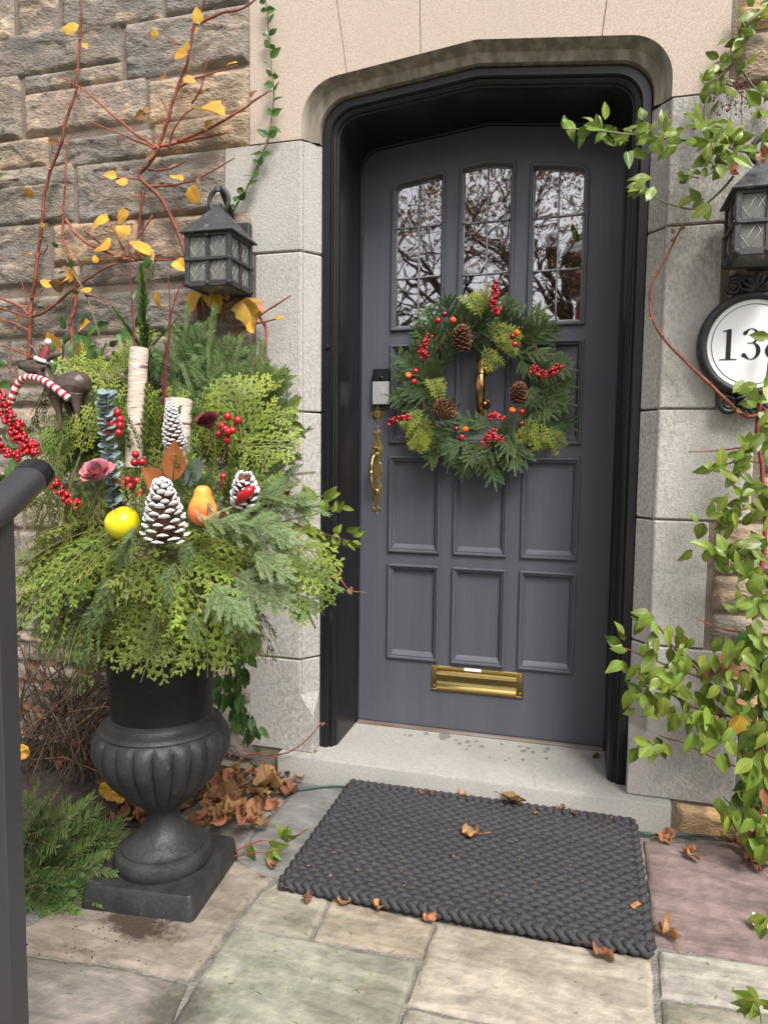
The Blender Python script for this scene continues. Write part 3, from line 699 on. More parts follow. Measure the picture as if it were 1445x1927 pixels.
# ------------------------------------------------------------------ foliage makers (local X = growth, Z = upper face)
def leaf(mb, p, d, nrm, L, W, tint=(1,1,1), curl=.15, fold=.12, n=6, wave=0, shape='ovate', twist=0, stalk=0):
    Mx = frame(p, d, nrm, 1, twist); pts = []; ph = U(0, 6); S = (-1, -.55, -.06, .06, .55, 1); sk = U(-.12, .12)
    for i in range(n+1):
        t = i/n
        if shape == 'ovate': wv = math.sin(math.pi*t**.8)**.9*(1-.15*t)
        elif shape == 'round': wv = math.sin(math.pi*min(1,max(0,t)))**.55
        elif shape == 'heart': wv = math.sin(math.pi*t**.62)**.8*(1+.1*math.sin(t*23+ph))
        else: wv = math.sin(math.pi*t)
        hw = max(.02, wv)*W/2; x = L*t; z = -curl*L*t*t; wz = wave*L*math.sin(t*9+ph)
        for s in S: pts.append(Mx @ Vector((x, s*hw+sk*L*t*t, z+abs(s)**1.3*hw*fold*2-max(0,abs(s)-.5)*hw*.35+wz*s)))
    b = mb.add(pts); m_ = len(S); rib = tuple(min(3, c*1.35) for c in tint); a2 = tuple(c*.9 for c in tint)
    for i in range(n):
        for k in range(m_-1):
            a = b+i*m_+k; mb.face([a, a+m_, a+m_+1, a+1], rib if k == 2 else (tint if k < 2 else a2))
def rt(lo=.8, hi=1.2, warm=.1): t = U(lo, hi); k = U(-warm, warm); return (t*(1+k), t, t*(1-k*.5))
def needle(mb, p, d, side, L, w, bend=0):
    d = d.normalized(); s = side*w*.5; m_ = p+d*L*.55
    n = mb.add([p-s*.5, m_-s+Vector((0,0,bend*L*.3)), p+d*L+Vector((0,0,bend*L)), m_+s+Vector((0,0,bend*L*.3)), p+s*.5])
    mb.face([n, n+1, n+2, n+3, n+4])
def needled(mb, path, nl, nw, gap, spread, flatness, rg, taper=.5, lift=.25):
    # needles along a curved twig; flatness 1 = two ranks, 0 = all round
    P = path; acc = 0; seg = 0; tot = sum((P[i+1]-P[i]).length for i in range(len(P)-1)); pos = 0; k = 0
    for i in range(len(P)-1):
        a, b = P[i], P[i+1]; l = (b-a).length; t = (b-a).normalized()
        side = Vector((0,0,1)).cross(t)
        side = side.normalized() if side.length > .05 else Vector((0,1,0))
        up = t.cross(side)
        while acc < l:
            q = a+t*acc; f = (pos+acc)/tot
            for s in (-1, 1):
                an = (rg.gauss(.12, .22) if flatness > rg.random() else rg.uniform(-.3, 1.5))+lift
                o = side*s*math.cos(an)+up*math.sin(an)
                fw_ = math.cos(spread+rg.uniform(-.15, .15)+(.5*f**3)*-1); sw = math.sin(spread+rg.uniform(-.15,.15)-.5*f**3)
                dd = t*fw_+o*sw
                L_ = nl*(.75+.25*math.sin(math.pi*min(1, f*1.1+.12)))*rg.uniform(.85, 1.12)
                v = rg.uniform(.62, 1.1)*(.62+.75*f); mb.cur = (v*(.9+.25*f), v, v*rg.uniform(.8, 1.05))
                needle(mb, q, dd, dd.cross(up).normalized() if dd.cross(up).length > .1 else side, L_, nw, rg.uniform(-.05, .12))
            acc += gap*rg.uniform(.8, 1.2)
        acc -= l; pos += l
def fir_mesh(name, seed, L=.22, nl=.02, nw=.0022, gap=.0021, flat=.85, brs=5, droop=.15, mt='fir', stemc=1, lift=.15, spread=1.05, brl=.5):
    rg = random.Random(seed); b = MB(); n = 12
    def curve(p, d, l, dr, m=10):
        out = [Vector(p)]; d = Vector(d).normalized()
        for i in range(m): d = (d+Vector((rg.uniform(-.05,.05), rg.uniform(-.05,.05), -dr/m+rg.uniform(-.03,.03)))).normalized(); out.append(out[-1]+d*l/m)
        return out
    ax = curve((0,0,0), (1,0,.05), L, droop, n); subs = []
    for i in range(brs):
        f = .12+.62*i/max(1, brs-1) if brs > 1 else .4
        k = int(f*n); s = -1 if i % 2 else 1; l = L*brl*(1-f*.75)*rg.uniform(.8, 1.15); a = rg.uniform(.62, .9)
        t = (ax[k+1]-ax[k]).normalized(); sd_ = Vector((0,0,1)).cross(t).normalized()
        subs.append(curve(ax[k], t*math.cos(a)+sd_*s*math.sin(a), l, droop*.6, 8))
        if rg.random() < .6: subs.append(curve(ax[k], t*math.cos(a)-sd_*s*math.sin(a), l*.85, droop*.6, 8))
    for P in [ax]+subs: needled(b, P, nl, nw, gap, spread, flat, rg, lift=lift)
    b.m = 1; b.cur = (1,1,1)
    for j, P in enumerate([ax]+subs): b.tube(P, [(.0026 if j == 0 else .0016)*(1-.6*i/(len(P)-1)) for i in range(len(P))], 5, False)
    b.m = 0
    return b.mesh(name, [M[mt], M['brownstem']])
def cedar_mesh(name, seed, L=.3, mt='cedar', droop=.5, wdt=.5, wrib=.0030, fine=1.0, tipc=(1.35,1.25,.9)):
    rg = random.Random(seed); b = MB()
    def rib(p, d, l, w, nrm, tint, tip=True):
        d = d.normalized(); s = d.cross(nrm).normalized()*w*.5; m_ = p+d*l*.5
        n = b.add([p-s*.7, p+d*l*.3-s, p+d*l*.62-s*.75, p+d*l*.88-s*.6, p+d*l, p+d*l*.88+s*.6, p+d*l*.62+s*.75, p+d*l*.3+s, p+s*.7]); b.cur = tint
        b.face([n+i for i in range(9)])
    nn = 15; p = Vector((0,0,0)); d = Vector((1,0,0)); ax = [p]
    for i in range(nn): d = (d+Vector((0, rg.uniform(-.05,.05), -droop/nn*(.5+i/nn)))).normalized(); ax.append(ax[-1]+d*L/nn)
    for i in range(1, nn):
        f = i/nn; t = (ax[i+1]-ax[i]).normalized(); sd_ = Vector((0,0,1)).cross(t).normalized(); up = t.cross(sd_)
        for s in ((-1,) if i % 2 else (1,)) if f < .85 else (-1, 1):
            a = rg.uniform(.62, .85); l1 = L*wdt*(math.sin(math.pi*min(1, .12+f*.95))**.8)*rg.uniform(.75, 1.1)*.62
            d1 = (t*math.cos(a)+sd_*s*math.sin(a)+up*rg.uniform(-.12,.06)).normalized(); n1 = (up+sd_*rg.uniform(-.25,.25)).normalized()
            q = ax[i].copy(); n2 = max(3, int(l1/(.0092/fine))); st = l1/n2; dd = d1.copy()
            tt = rg.uniform(.8, 1.15)
            for j in range(n2):
                g = j/n2; dd = (dd+Vector((0,0,-.02*droop))+t*.02).normalized(); q2 = q+dd*st
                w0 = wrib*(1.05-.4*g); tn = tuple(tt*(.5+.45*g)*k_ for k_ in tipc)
                rib(q, dd, st*1.25, w0, n1, tn)
                s2 = dd.cross(n1).normalized()
                for ss in (-1, 1):
                    if (j+(ss > 0)) % 2 and g < .8: continue
                    l2 = .034*(1-g*.55)*min(1, l1/.06)*rg.uniform(.6, 1.1)/fine**.3
                    d2 = (dd*.74+s2*ss*.66+n1*rg.uniform(-.15,.1)).normalized()
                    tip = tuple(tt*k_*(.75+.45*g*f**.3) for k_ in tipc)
                    rib(q2, d2, l2, w0*.95, n1, tuple((x+y)/2 for x, y in zip(tn, tip)))
                    s3 = d2.cross(n1).normalized()
                    for kk in (1, 2):
                        fk = kk/3
                        for s4 in (-1, 1):
                            if rg.random() < .8: rib(q2+d2*l2*fk, (d2*.8+s3*s4*.6), l2*.5*(1.15-fk), w0*.9, n1, tip)
                q = q2
    b.m = 1; b.cur = (1,1,1); b.tube(ax, [.0022*(1-.7*i/nn) for i in range(nn+1)], 5, False); b.m = 0
    return b.mesh(name, [M[mt], M['greenstem']], smooth=False)
def box_mesh(name, seed, L=.2, ll=.018, lw=.009, mt='box', gap=.011, tip=(1.2,1.3,.8)):
    rg = random.Random(seed); b = MB(); n = int(L/gap); p = Vector((0,0,0)); d = Vector((1,0,0)); ax = [p]
    for i in range(n): d = (d+Vector((0,rg.uniform(-.06,.06),rg.uniform(-.06,.06)))).normalized(); ax.append(ax[-1]+d*gap)
    for i in range(1, n+1):
        t = (ax[i]-ax[i-1]).normalized(); a = i*1.57+rg.uniform(-.3,.3)
        for k in range(2):
            an = a+k*math.pi; o = Vector((0, math.cos(an), math.sin(an))); f = i/n
            c = tuple((1-f)+f*x for x in tip); v = rg.uniform(.8,1.2)
            leaf(b, ax[i], t*(.75+.5*f)+o*.8, o*-1+t, ll*rg.uniform(.8,1.15)*(1-.3*f), lw, tuple(v*x for x in c), .1, .15, 4)
    b.m = 1; b.cur = (1,1,1); b.tube(ax, .0013, 5); b.m = 0
    return b.mesh(name, [M[mt], M['greenstem']])
def lobed(b, M_, shape, size, rg, curl=.25, crumple=.12, tint=(1,1,1), stem=0):
    nt_, nr = 48, 5; pts = [M_ @ Vector((0,0,0))]; ph = [rg.uniform(0, 6.28) for _ in range(4)]
    for r in range(1, nr+1):
        for k in range(nt_):
            a = 2*math.pi*k/nt_
            if shape == 'maple': rad = .62+.38*abs(math.cos(2.5*(a)))**1.4*(1 if abs(math.sin(a/2)) < .93 else .5)+.05*math.sin(17*a); ex = 1.0
            elif shape == 'oak': rad = .5+.5*abs(math.cos(4*a))**1.2; rad *= (.55+.45*abs(math.cos(a))**.7); ex = 1.25
            elif shape == 'heart': rad = .8+.2*math.cos(a)+.04*math.sin(13*a); ex = 1.15
            else: rad = 1/math.sqrt(math.cos(a)**2+(math.sin(a)/.55)**2); ex = 1.0
            q = r/nr*rad*size*.5; x, y = q*math.cos(a)*ex, q*math.sin(a)
            u_ = r/nr
            z = size*(curl*(u_**2)*(.5+.5*math.cos(2*a+ph[0]))+crumple*u_*math.sin(3*a+ph[1])*.6+crumple*u_*math.sin(5*a+ph[2])*.4+crumple*.4*math.sin(9*u_+ph[3]))
            pts.append(M_ @ Vector((x, y, z)))
    n = b.add(pts); b.cur = tint
    for k in range(nt_): b.face([n, n+1+k, n+1+(k+1) % nt_])
    for r in range(nr-1):
        for k in range(nt_):
            k2 = (k+1) % nt_; o = n+1+r*nt_; b.face([o+k, o+nt_+k, o+nt_+k2, o+k2])
    if stem:
        s0 = M_ @ Vector((-size*.42, 0, 0)); s1 = M_ @ Vector((-size*(.42+stem*.5), size*.06, size*.05)); s2 = M_ @ Vector((-size*(.42+stem), size*rg.uniform(-.2,.2), size*.02))
        b.tube(smooth_path([M_ @ Vector((0,0,.001)), s0, s1, s2], 4), .0011, 5)
def pinecone_parts(L, Rm, n, sw, sl, white, openness=.9, prof=None, rg=None, tk=.0022):
    # core + spiral scales, axis +Z, base at 0; white tips go to their own mesh
    rg = rg or random.Random(1); b = MB(); t_ = MB(); ga = math.pi*(3-math.sqrt(5))
    b.lathe([(Rm*.25,0),(Rm*.35,L*.2),(Rm*.3,L*.6),(Rm*.1,L*.95)], 10)
    for i in range(n):
        f = (i+.5)/n; z = L*(.02+.93*f**.92); a = i*ga
        rr = Rm*(prof(f) if prof else math.sin(math.pi*(.18+.8*f))**.7)
        el = (-.35+1.5*f)*openness+rg.uniform(-.08,.08); r0 = rr*.28
        o = Vector((math.cos(a), math.sin(a), 0)); upv = Vector((0,0,1)); sidev = Vector((-math.sin(a), math.cos(a), 0))
        d = (o*math.cos(el)+upv*math.sin(el)).normalized(); nn = d.cross(sidev)*-1
        if nn.z < 0: nn = -nn
        l = (rr-r0)/max(.35, math.cos(el))*rg.uniform(.92, 1.05)
        l = min(l, sl*1.7)
        w_ = sw*(1-.45*f)*rg.uniform(.9, 1.1)
        p0 = o*r0+upv*z; v = rg.uniform(.75, 1.25)
        def sec(x, hw, th, lift): 
            c = p0+d*l*x+nn*lift
            return [c-sidev*hw-nn*th*.2, c-nn*th*.6, c+sidev*hw-nn*th*.2, c+sidev*hw*.9+nn*th*.3, c+nn*th, c-sidev*hw*.9+nn*th*.3]
        b.cur = (v, v, v)
        b.loft([sec(0, w_*.22, tk*.6, 0), sec(.5, w_*.36, tk*.8, 0), sec(.8, w_*.5, tk, l*.04), sec(.94, w_*.42, tk*1.1, l*.09), sec(1.0, w_*.14, tk*.8, l*.12)], True, True)
        if white:
            t_.loft([sec(.70, w_*.47, tk*1.25, l*.03), sec(.82, w_*.54, tk*1.7, l*.05), sec(.95, w_*.48, tk*1.9, l*.10), sec(1.03, w_*.18, tk*1.3, l*.14)], True, True)
    return b, t_
# mesh stock
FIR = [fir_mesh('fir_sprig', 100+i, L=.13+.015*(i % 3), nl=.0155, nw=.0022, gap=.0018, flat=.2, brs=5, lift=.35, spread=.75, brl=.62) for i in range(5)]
NOB = [fir_mesh('noble_fir_tip', 150+i, L=.2, nl=.019, nw=.0022, gap=.0011, flat=.0, brs=0, lift=.3, spread=1.0, brl=.4, droop=0, mt='firgreen') for i in range(2)]
FIRB = [fir_mesh('fir_bough', 200+i, L=.30+.03*i, nl=.019, nw=.0019, gap=.0023, flat=.92, brs=9, mt='firgreen', droop=.25, brl=.5) for i in range(4)]
SILV = [fir_mesh('silver_fir', 300+i, L=.17+.02*i, nl=.021, nw=.0026, gap=.0032, flat=.96, brs=5, mt='silverfir', droop=.3, spread=1.0, brl=.55) for i in range(4)]
YEW = [fir_mesh('yew_branch', 400+i, L=.25, nl=.028, nw=.0042, gap=.0062, flat=.98, brs=6, mt='firgreen', droop=.35, spread=1.0) for i in range(3)]
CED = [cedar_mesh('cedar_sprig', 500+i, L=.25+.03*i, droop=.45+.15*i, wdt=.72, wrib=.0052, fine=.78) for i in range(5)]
GOLD = [cedar_mesh('gold_cypress', 600+i, L=.12, mt='gold', droop=.5+.3*i, wdt=.8, wrib=.0021, fine=1.2, tipc=(1.4,1.35,.9)) for i in range(3)]
BOX = [box_mesh('box_sprig', 700+i, L=.17+.03*i, ll=.027, lw=.0125) for i in range(3)]
VAR = [box_mesh('variegated_sprig', 720+i, L=.13+.02*i, mt='varieg', ll=.024, lw=.014) for i in range(2)]

# ------------------------------------------------------------------ wreath on the door
WC = Vector((0,-.075,1.275))
wr = thing('wreath', 'round evergreen wreath with pine cones, red berries and orange fruit hanging on the grey door', 'wreath', WC)
b = MB(); b.tube([(.215*math.cos(a), .02, .215*math.sin(a)) for a in [2*math.pi*i/40 for i in range(41)]], .017, 8, False)
b.build('twig_ring', M['brownstem'], wr)
rg = random.Random(42); ns = 0
def wspr(a, r, da, fwd, me, s, up=None):
    global ns
    er = Vector((math.cos(a),0,math.sin(a))); et = Vector((math.sin(a),0,-math.cos(a)))
    d = er*math.cos(da)+et*math.sin(da)+Vector((0,-fwd,0))
    p = er*r+Vector((0,rg.uniform(-.01,.03),0))
    inst(me, 'fir_sprig' if me in FIR else 'gold_spray', frame(p, d, Vector((0,-1,0))+er*rg.uniform(-.3,.3), s, rg.uniform(-.4,.4)), wr); ns += 1
for i in range(36): a = 2*math.pi*i/36+rg.uniform(-.06,.06); wspr(a, rg.uniform(.19,.23), rg.uniform(-.15,.65), rg.uniform(-.15,.15), rg.choice(FIR), rg.uniform(.78,1.0))
for i in range(32): a = 2*math.pi*i/32+rg.uniform(-.08,.08); wspr(a, rg.uniform(.165,.2), rg.uniform(.3,1.0), rg.uniform(.25,.6), rg.choice(FIR), rg.uniform(.72,.92))
for i in range(31): a = 2*math.pi*i/31+rg.uniform(-.1,.1); wspr(a, rg.uniform(.165,.19)-.016*abs(math.sin(a))**2, rg.uniform(1.0,2.2), rg.uniform(.1,.5), rg.choice(FIR), rg.uniform(.62,.86))
def wl(u, v, y=-.16): return at(u, v, y)-WC
for (u, v, du, dv, s) in [(905,600,-20,-70,.9),(915,610,40,20,.9),(925,640,60,10,.85),(900,590,20,-60,.8),(935,610,70,50,.8),(910,650,30,60,.8),(800,770,-50,30,.95),(805,780,-20,70,.95),(815,800,-60,60,.9),(830,760,-10,-60,.8),(790,800,-10,60,.8),(1010,790,10,60,.9),(1000,780,-20,70,.9),(1025,800,30,60,.85)]:
    p = wl(u, v, -.135); q = wl(u+du, v+dv, -.165)
    inst(rg.choice(GOLD), 'gold_spray', frame(p, q-p, (0,-1,.2), s, rg.uniform(-.5,.5)), wr)
def cone_thing(parent, M_, L, Rm, n, white, sw, sl, prof=None, seed=1, opn=.9):
    b, t_ = pinecone_parts(L, Rm, n, sw, sl, white, opn, prof, random.Random(seed))
    return b, t_
pc = lambda f: math.sin(math.pi*(.22+.74*f))**.75
cb, _ = pinecone_parts(.072, .03, 70, .020, .02, False, .55, pc, random.Random(3))
cone_me = cb.mesh('pine_cone', M['cone'], smooth=R(30))
for u, v, d, s in ((868,660,(.08,-.45,1),1.25),(824,764,(.85,-.6,-.35),1.2),(974,757,(.15,-.5,.9),1.02)):
    inst(cone_me, 'pine_cone', frame(wl(u, v, -.155), d, (0,-1,0), s) @ Matrix.Rotation(math.pi/2, 4, 'Y'), wr)
def berry_cluster(name, parent, path, n, rad, spread, mt='red', seed=0, k=(8,6)):
    g = random.Random(seed); b = MB(); P = [Vector(p) for p in path]
    for i in range(n):
        t = (i+.5)/n*(len(P)-1); j = min(len(P)-2, int(t)); c = P[j].lerp(P[j+1], t-j)
        o = Vector((g.gauss(0,1), g.gauss(0,.8), g.gauss(0,1)))
        o = o.normalized()*spread*g.uniform(.55,1)
        v = g.uniform(.7, 1.2); b.cur = (v, v, v); b.sphere(c+o, rad*g.uniform(.85,1.1), k[0], k[1])
    b.m = 1; b.cur = (1,1,1); b.tube(smooth_path(P, 4), .0016, 5)
    return b.build(name, [M[mt], M['brownstem']], parent)
cl = [([(931,535),(934,552),(925,570),(932,585)],52,.011),([(938,578),(934,592)],10,.008),([(806,634),(796,650),(793,664),(800,668)],44,.011),([(1000,695),(1012,700),(1030,705),(1040,698),(1052,690)],62,.012),([(918,786),(930,780),(944,788)],26,.009),([(912,835),(920,820),(932,812),(940,830)],46,.012),([(730,798),(742,790),(757,786),(768,785)],30,.0075)]
for i, (P, n, sp) in enumerate(cl): berry_cluster('berry_cluster', wr, [wl(u, v, -.18) for u, v in P], int(n*1.15), .0054, sp*1.3, seed=i)
M['darkred'] = mat('dark cherry', (.16,.006,.02), (.11,.004,.014), .16, 20, 0, coat=.5)
fb = MB(); fb.sphere((0,0,0), .0105, 16, 10, (1,1,.94)); fb.m = 1; fb.tube([(0,0,.009),(.001,0,.016),(.004,0,.021)], .0008, 5); 
ob = MB(); ob.lathe([(.001,-.0085),(.006,-.0088),(.0105,-.003),(.011,.002),(.0085,.007),(.004,.0083),(.001,.0065)], 20, mod=lambda t,i,r,z: 1+.05*math.cos(5*t)); ob.m = 1; ob.tube([(0,0,.006),(.001,0,.012)], .0012, 5)
fmeshes = {k: (ob if k == 'orange' else fb).mesh('fruit', [M[k], M['brownstem']]) for k in ('red','orange','darkred')}
for u, v, k in [(824,603,'red'),(836,591,'darkred'),(852,602,'orange'),(972,626,'orange'),(964,633,'darkred'),(969,648,'red'),(768,706,'orange'),(782,698,'red'),(779,718,'red'),(858,807,'darkred'),(876,808,'orange'),(869,823,'red'),(964,772,'orange'),(982,775,'red'),(981,797,'darkred')]:
    inst(fmeshes[k], 'fruit', Matrix.Translation(wl(u, v, -.18)) @ Matrix.Rotation(rg.uniform(-1.2,1.2), 4, 'X') @ Matrix.Rotation(rg.uniform(-.8,.8), 4, 'Y'), wr)

# ------------------------------------------------------------------ door bell
dbl = thing('doorbell', 'small rectangular video doorbell with black top and silver face beside the wreath', 'doorbell', (-.372,0,1.282))
b = MB(); b.box((-.033,-.024,-.065),(.033,-.0005,.066), .004); b.build('housing', M['plasticblack'], dbl, smooth=R(30))
b = MB(); b.box((-.0322,-.0275,-.0645),(.0322,-.0242,.019), .0012); b.build('faceplate', M['nickel'], dbl, smooth=R(30))
b = MB(); x = MB(); x.lathe([(.0155,0),(.0155,.0012),(.0135,.0014),(.013,.0004),(.001,.0012)], 32); b.merge(x, frame((0,-.0274,-.019),(1,0,0),(0,-1,0))); b.build('button', M['nickel'], dbl, smooth=R(30))
b = MB(); b.box((-.0165,-.0268,.0235),(.0155,-.0242,.0405), .0022); b.build('lens_housing', M['ink'], dbl, smooth=R(30))
b = MB(); x = MB(); x.lathe([(.0075,0),(.007,.002),(.005,.003),(.0045,.0015),(.001,.002)], 20); b.merge(x, frame((0,-.0266,.032),(1,0,0),(0,-1,0))); b.build('camera_lens', M['plasticblack'], dbl, smooth=R(30))

# ------------------------------------------------------------------ lanterns
def lantern(cx, cy, label):
    t = thing('wall_lantern', label, 'lantern', (cx, cy, 1.555), 'iron lanterns either side of the door')
    h, z1 = .072, .165
    f = MB()
    def bar(a, b_, s=.011): f.box((min(a[0],b_[0])-s/2,min(a[1],b_[1])-s/2,min(a[2],b_[2])-s/2),(max(a[0],b_[0])+s/2,max(a[1],b_[1])+s/2,max(a[2],b_[2])+s/2), .0012)
    for sx in (-1,1):
        for sy in (-1,1): f.box((sx*h-.0075,sy*h-.0075,0),(sx*h+.0075,sy*h+.0075,z1), .0015)
    for z, hh in ((.0,.016),(z1-.012,.014)):
        for s in (-1,1):
            f.box((-h+.0075,s*h-.0066,z),(h-.0075,s*h+.0066,z+hh)); f.box((s*h-.0066,-h+.0075,z),(s*h+.0066,h-.0075,z+hh))
    for s in (-1,1):
        f.box((-.006,s*h-.006,.016),(.006,s*h+.0055,z1-.012)); f.box((s*h-.0055,-.006,.016),(s*h+.0055,.006,z1-.012))
        f.box((-h-.001,s*h-.0095,.078),(h+.001,s*h+.0095,.088), .001); f.box((s*h-.0092,-h+.0076,.078),(s*h+.0092,h-.0076,.088), .001)
    for x, z, y in [(-h,.083,-h),(h,.083,-h),(-h,.008,-h),(h,.008,-h),(0,.008,-h),(0,.155,-h)]:
        q = MB(); q.lathe([(.007,0),(.0068,.002),(.004,.0038),(.001,.004)], 10); f.merge(q, frame((x, y-.0092, z),(1,0,0),(0,-1,0)))
    for y, z in [(-h,.083),(h,.083),(-h,.008),(h,.008),(0,.008)]:
        for s in (-1,1): q = MB(); q.lathe([(.0065,0),(.006,.002),(.001,.0038)], 10); f.merge(q, frame((s*(h+.0088), y, z),(0,1,0),(s,0,0)))
    f.build('frame', M['pewter'], t, smooth=R(30))
    r = MB(); e = .092
    def sq(a, z): return [(-a,-a,z),(a,-a,z),(a,a,z),(-a,a,z)]
    r.loft([sq(.03,z1-.004), sq(e-.002,z1-.003), sq(e,z1), sq(e*.55,z1+.048), sq(e*.16,z1+.092), sq(.008,z1+.108)], True, True)
    r.build('roof', M['roofmetal'], t, smooth=False)
    g = MB(); g.box((-h+.004,-h+.001,.012),(h-.004,-h+.0025,z1-.008)); g.box((-h+.004,h-.0025,.012),(h-.004,h-.001,z1-.008)); g.box((-h+.001,-h+.004,.012),(-h+.0025,h-.004,z1-.008)); g.box((h-.0025,-h+.004,.012),(h-.001,h-.004,z1-.008))
    gl = g.build('glass', M['lglass'], t, smooth=False)
    lz = MB()
    for ax in (0,1):
        for s in (-1,1):
            for x0, x1 in ((-h+.008,-.006),(.006,h-.008)):
                for z0, za_ in ((.017,.077),(.089,z1-.014)):
                    for a0, b0, a1, b1 in ((0,0,.62,1),(.62,1,1,.4),(.38,0,1,1),(.38,0,0,.55)):
                        p = [x0+(x1-x0)*a0, z0+(za_-z0)*b0]; q = [x0+(x1-x0)*a1, z0+(za_-z0)*b1]
                        P = [(k[0], s*(h+.0005), k[1]) if ax == 0 else (s*(h+.0005), k[0], k[1]) for k in (p, q)]; lz.tube(P, .0006, 4)
    lz.build('leading', M['etch'], gl)
    bt = MB(); bt.box((-h+.012,-h+.012,.002),(h-.012,h-.012,.005)); bt.build('base_glass', M['lglass'], t, smooth=False)
    cn = MB(); cn.lathe([(.0095,.006),(.0095,.085),(.008,.09),(.004,.092),(.012,.105),(.011,.118),(.004,.135),(.001,.14)], 14); cn.build('candle_bulb', M['bulb'], t, smooth=SH)
    rn = MB(); rn.tube([(.034*math.sin(a), 0, z1+.118-.036*math.cos(a)) for a in [2*math.pi*i/28 for i in range(29)]], .0062, 8, False, flat=1.3); rn.build('ring', M['iron'], t)
    hk = MB(); yb = -.366-cy
    P = smooth_path([(.002,-.018,z1+.142),(.002,-.012,z1+.158),(.002,.004,z1+.160),(.004,.03,z1+.14),(.006,yb-.01,z1+.085),(.006,yb,z1+.04)], 5)
    hk.tube(P, .011, 4, flat=.3, up=(0,0,1)); hk.build('hook', M['iron'], t, smooth=False)
    pl = MB(); pl.box((-.032+.02,yb,-.0),(.062,yb+.028,z1+.075), .004); pl.build('back_plate', M['pewter'], t, smooth=R(30))
    ar = MB(); ar.box((-.012,h-.005,.075),(.012,yb+.003,.10)); ar.build('arm', M['iron'], t, smooth=False)
    return t
lantern(-.797, -.452, 'black iron lantern with small leaded panes, clear of leaves, above the urn')
lantern(.788, -.452, 'black iron lantern half hidden by green vine above the house number')

# ------------------------------------------------------------------ house number
pc_ = Vector((.797,-.362,1.350))
pq = thing('house_number_sign', 'oval white house number plaque reading 138 in a black scrolled frame', 'sign', pc_)
A, B = .143, .147
b = MB()
prf = [(0,.016),(0,-.006),(.004,-.016),(.010,-.021),(.017,-.022),(.022,-.017),(.0235,-.010),(.0245,-.006)]
b.loft([[((A-d)*math.cos(t), y, (B-d)*math.sin(t)) for t in [2*math.pi*i/72 for i in range(72)]] for d, y in prf], True)
b.build('frame', M['plaque'], pq)
b = MB(); b.loft([[((A-.0235)*q*math.cos(t), y, (B-.0235)*q*math.sin(t)) for t in [2*math.pi*i/72 for i in range(72)]] for q, y in ((1,-.004),(.985,-.009),(.5,-.00905),(.01,-.0091))], True, True)
b.build('plate', M['enamel'], pq, smooth=R(20))
b = MB(); q1, q2 = .895, .882
b.loft([[((A-.0235)*q*math.cos(t), y, (B-.0235)*q*math.sin(t)) for t in [2*math.pi*i/90 for i in range(90)]] for q, y in ((q1,-.0085),(q1,-.0101),(q2,-.0101),(q2,-.0085))], True)
b.build('border_line', M['ink'], pq)
def ringglyph(cx, cz, a, b_, thick, thin, a0=0, a1=2*math.pi, n=40):
    o, i_ = [], []
    for k in range(n+1):
        t = a0+(a1-a0)*k/n; o.append((cx+a*math.cos(t), cz+b_*math.sin(t))); i_.append((cx+(a-thick)*math.cos(t), cz+(b_-thin)*math.sin(t)))
    return o, i_
def extr(mb, P, y0=-.009, y1=-.0106):
    mb.loft([[(x,y0,z) for x, z in P],[(x,y1,z) for x, z in P]], True)
    V = [Vector((x,y1,z)) for x, z in P]; n = mb.add(V)
    for t in geometry.tessellate_polygon([V]): mb.face([n+i for i in t])
def strip(mb, o, i_, y0=-.009, y1=-.0106):
    for k in range(len(o)-1):
        (a, b_), (c, d) = (o[k], o[k+1]), (i_[k], i_[k+1])
        n = mb.add([(a[0],y1,a[1]),(b_[0],y1,b_[1]),(d[0],y1,d[1]),(c[0],y1,c[1])]); mb.face([n,n+1,n+2,n+3])
H = .085; z0 = -.042
d1 = MB(); cx = -.062
extr(d1, [(cx-.0062,z0+.002),(cx+.0062,z0+.002),(cx+.0062,z0+H),(cx+.001,z0+H),(cx-.016,z0+H-.005),(cx-.016,z0+H-.0075),(cx-.0062,z0+H-.0065)])
extr(d1, [(cx-.022,z0),(cx+.022,z0),(cx+.022,z0+.0024),(cx-.022,z0+.0024)], y1=-.0108)
d1.build('numeral', M['ink'], pq, smooth=False)
d3 = MB(); cx = -.004
o, i_ = ringglyph(cx, z0+.0235, .0235, .0238, .0105, .0022, -math.pi*.86, math.pi*.5); strip(d3, o, i_)
o, i_ = ringglyph(cx-.001, z0+.0645, .0205, .0208, .0098, .0022, -math.pi*.5, math.pi*.84); strip(d3, o, i_)
for x, z in ((cx-.0185,z0+.0125),(cx-.0165,z0+.073)): extr(d3, [(x+.0056*math.cos(2*math.pi*k/18), z+.0056*math.sin(2*math.pi*k/18)) for k in range(18)], y1=-.0108)
extr(d3, [(cx-.010,z0+.0445),(cx+.002,z0+.0440),(cx+.002,z0+.0465),(cx-.010,z0+.0465)], y1=-.0107)
d3.build('numeral', M['ink'], pq, smooth=False)
d8 = MB(); cx = .055
o, i_ = ringglyph(cx, z0+.0235, .024, .0238, .0088, .0022); strip(d8, o, i_)
o, i_ = ringglyph(cx, z0+.0652, .0205, .0202, .0078, .0022); strip(d8, o, i_)
d8.build('numeral', M['ink'], pq, smooth=False)
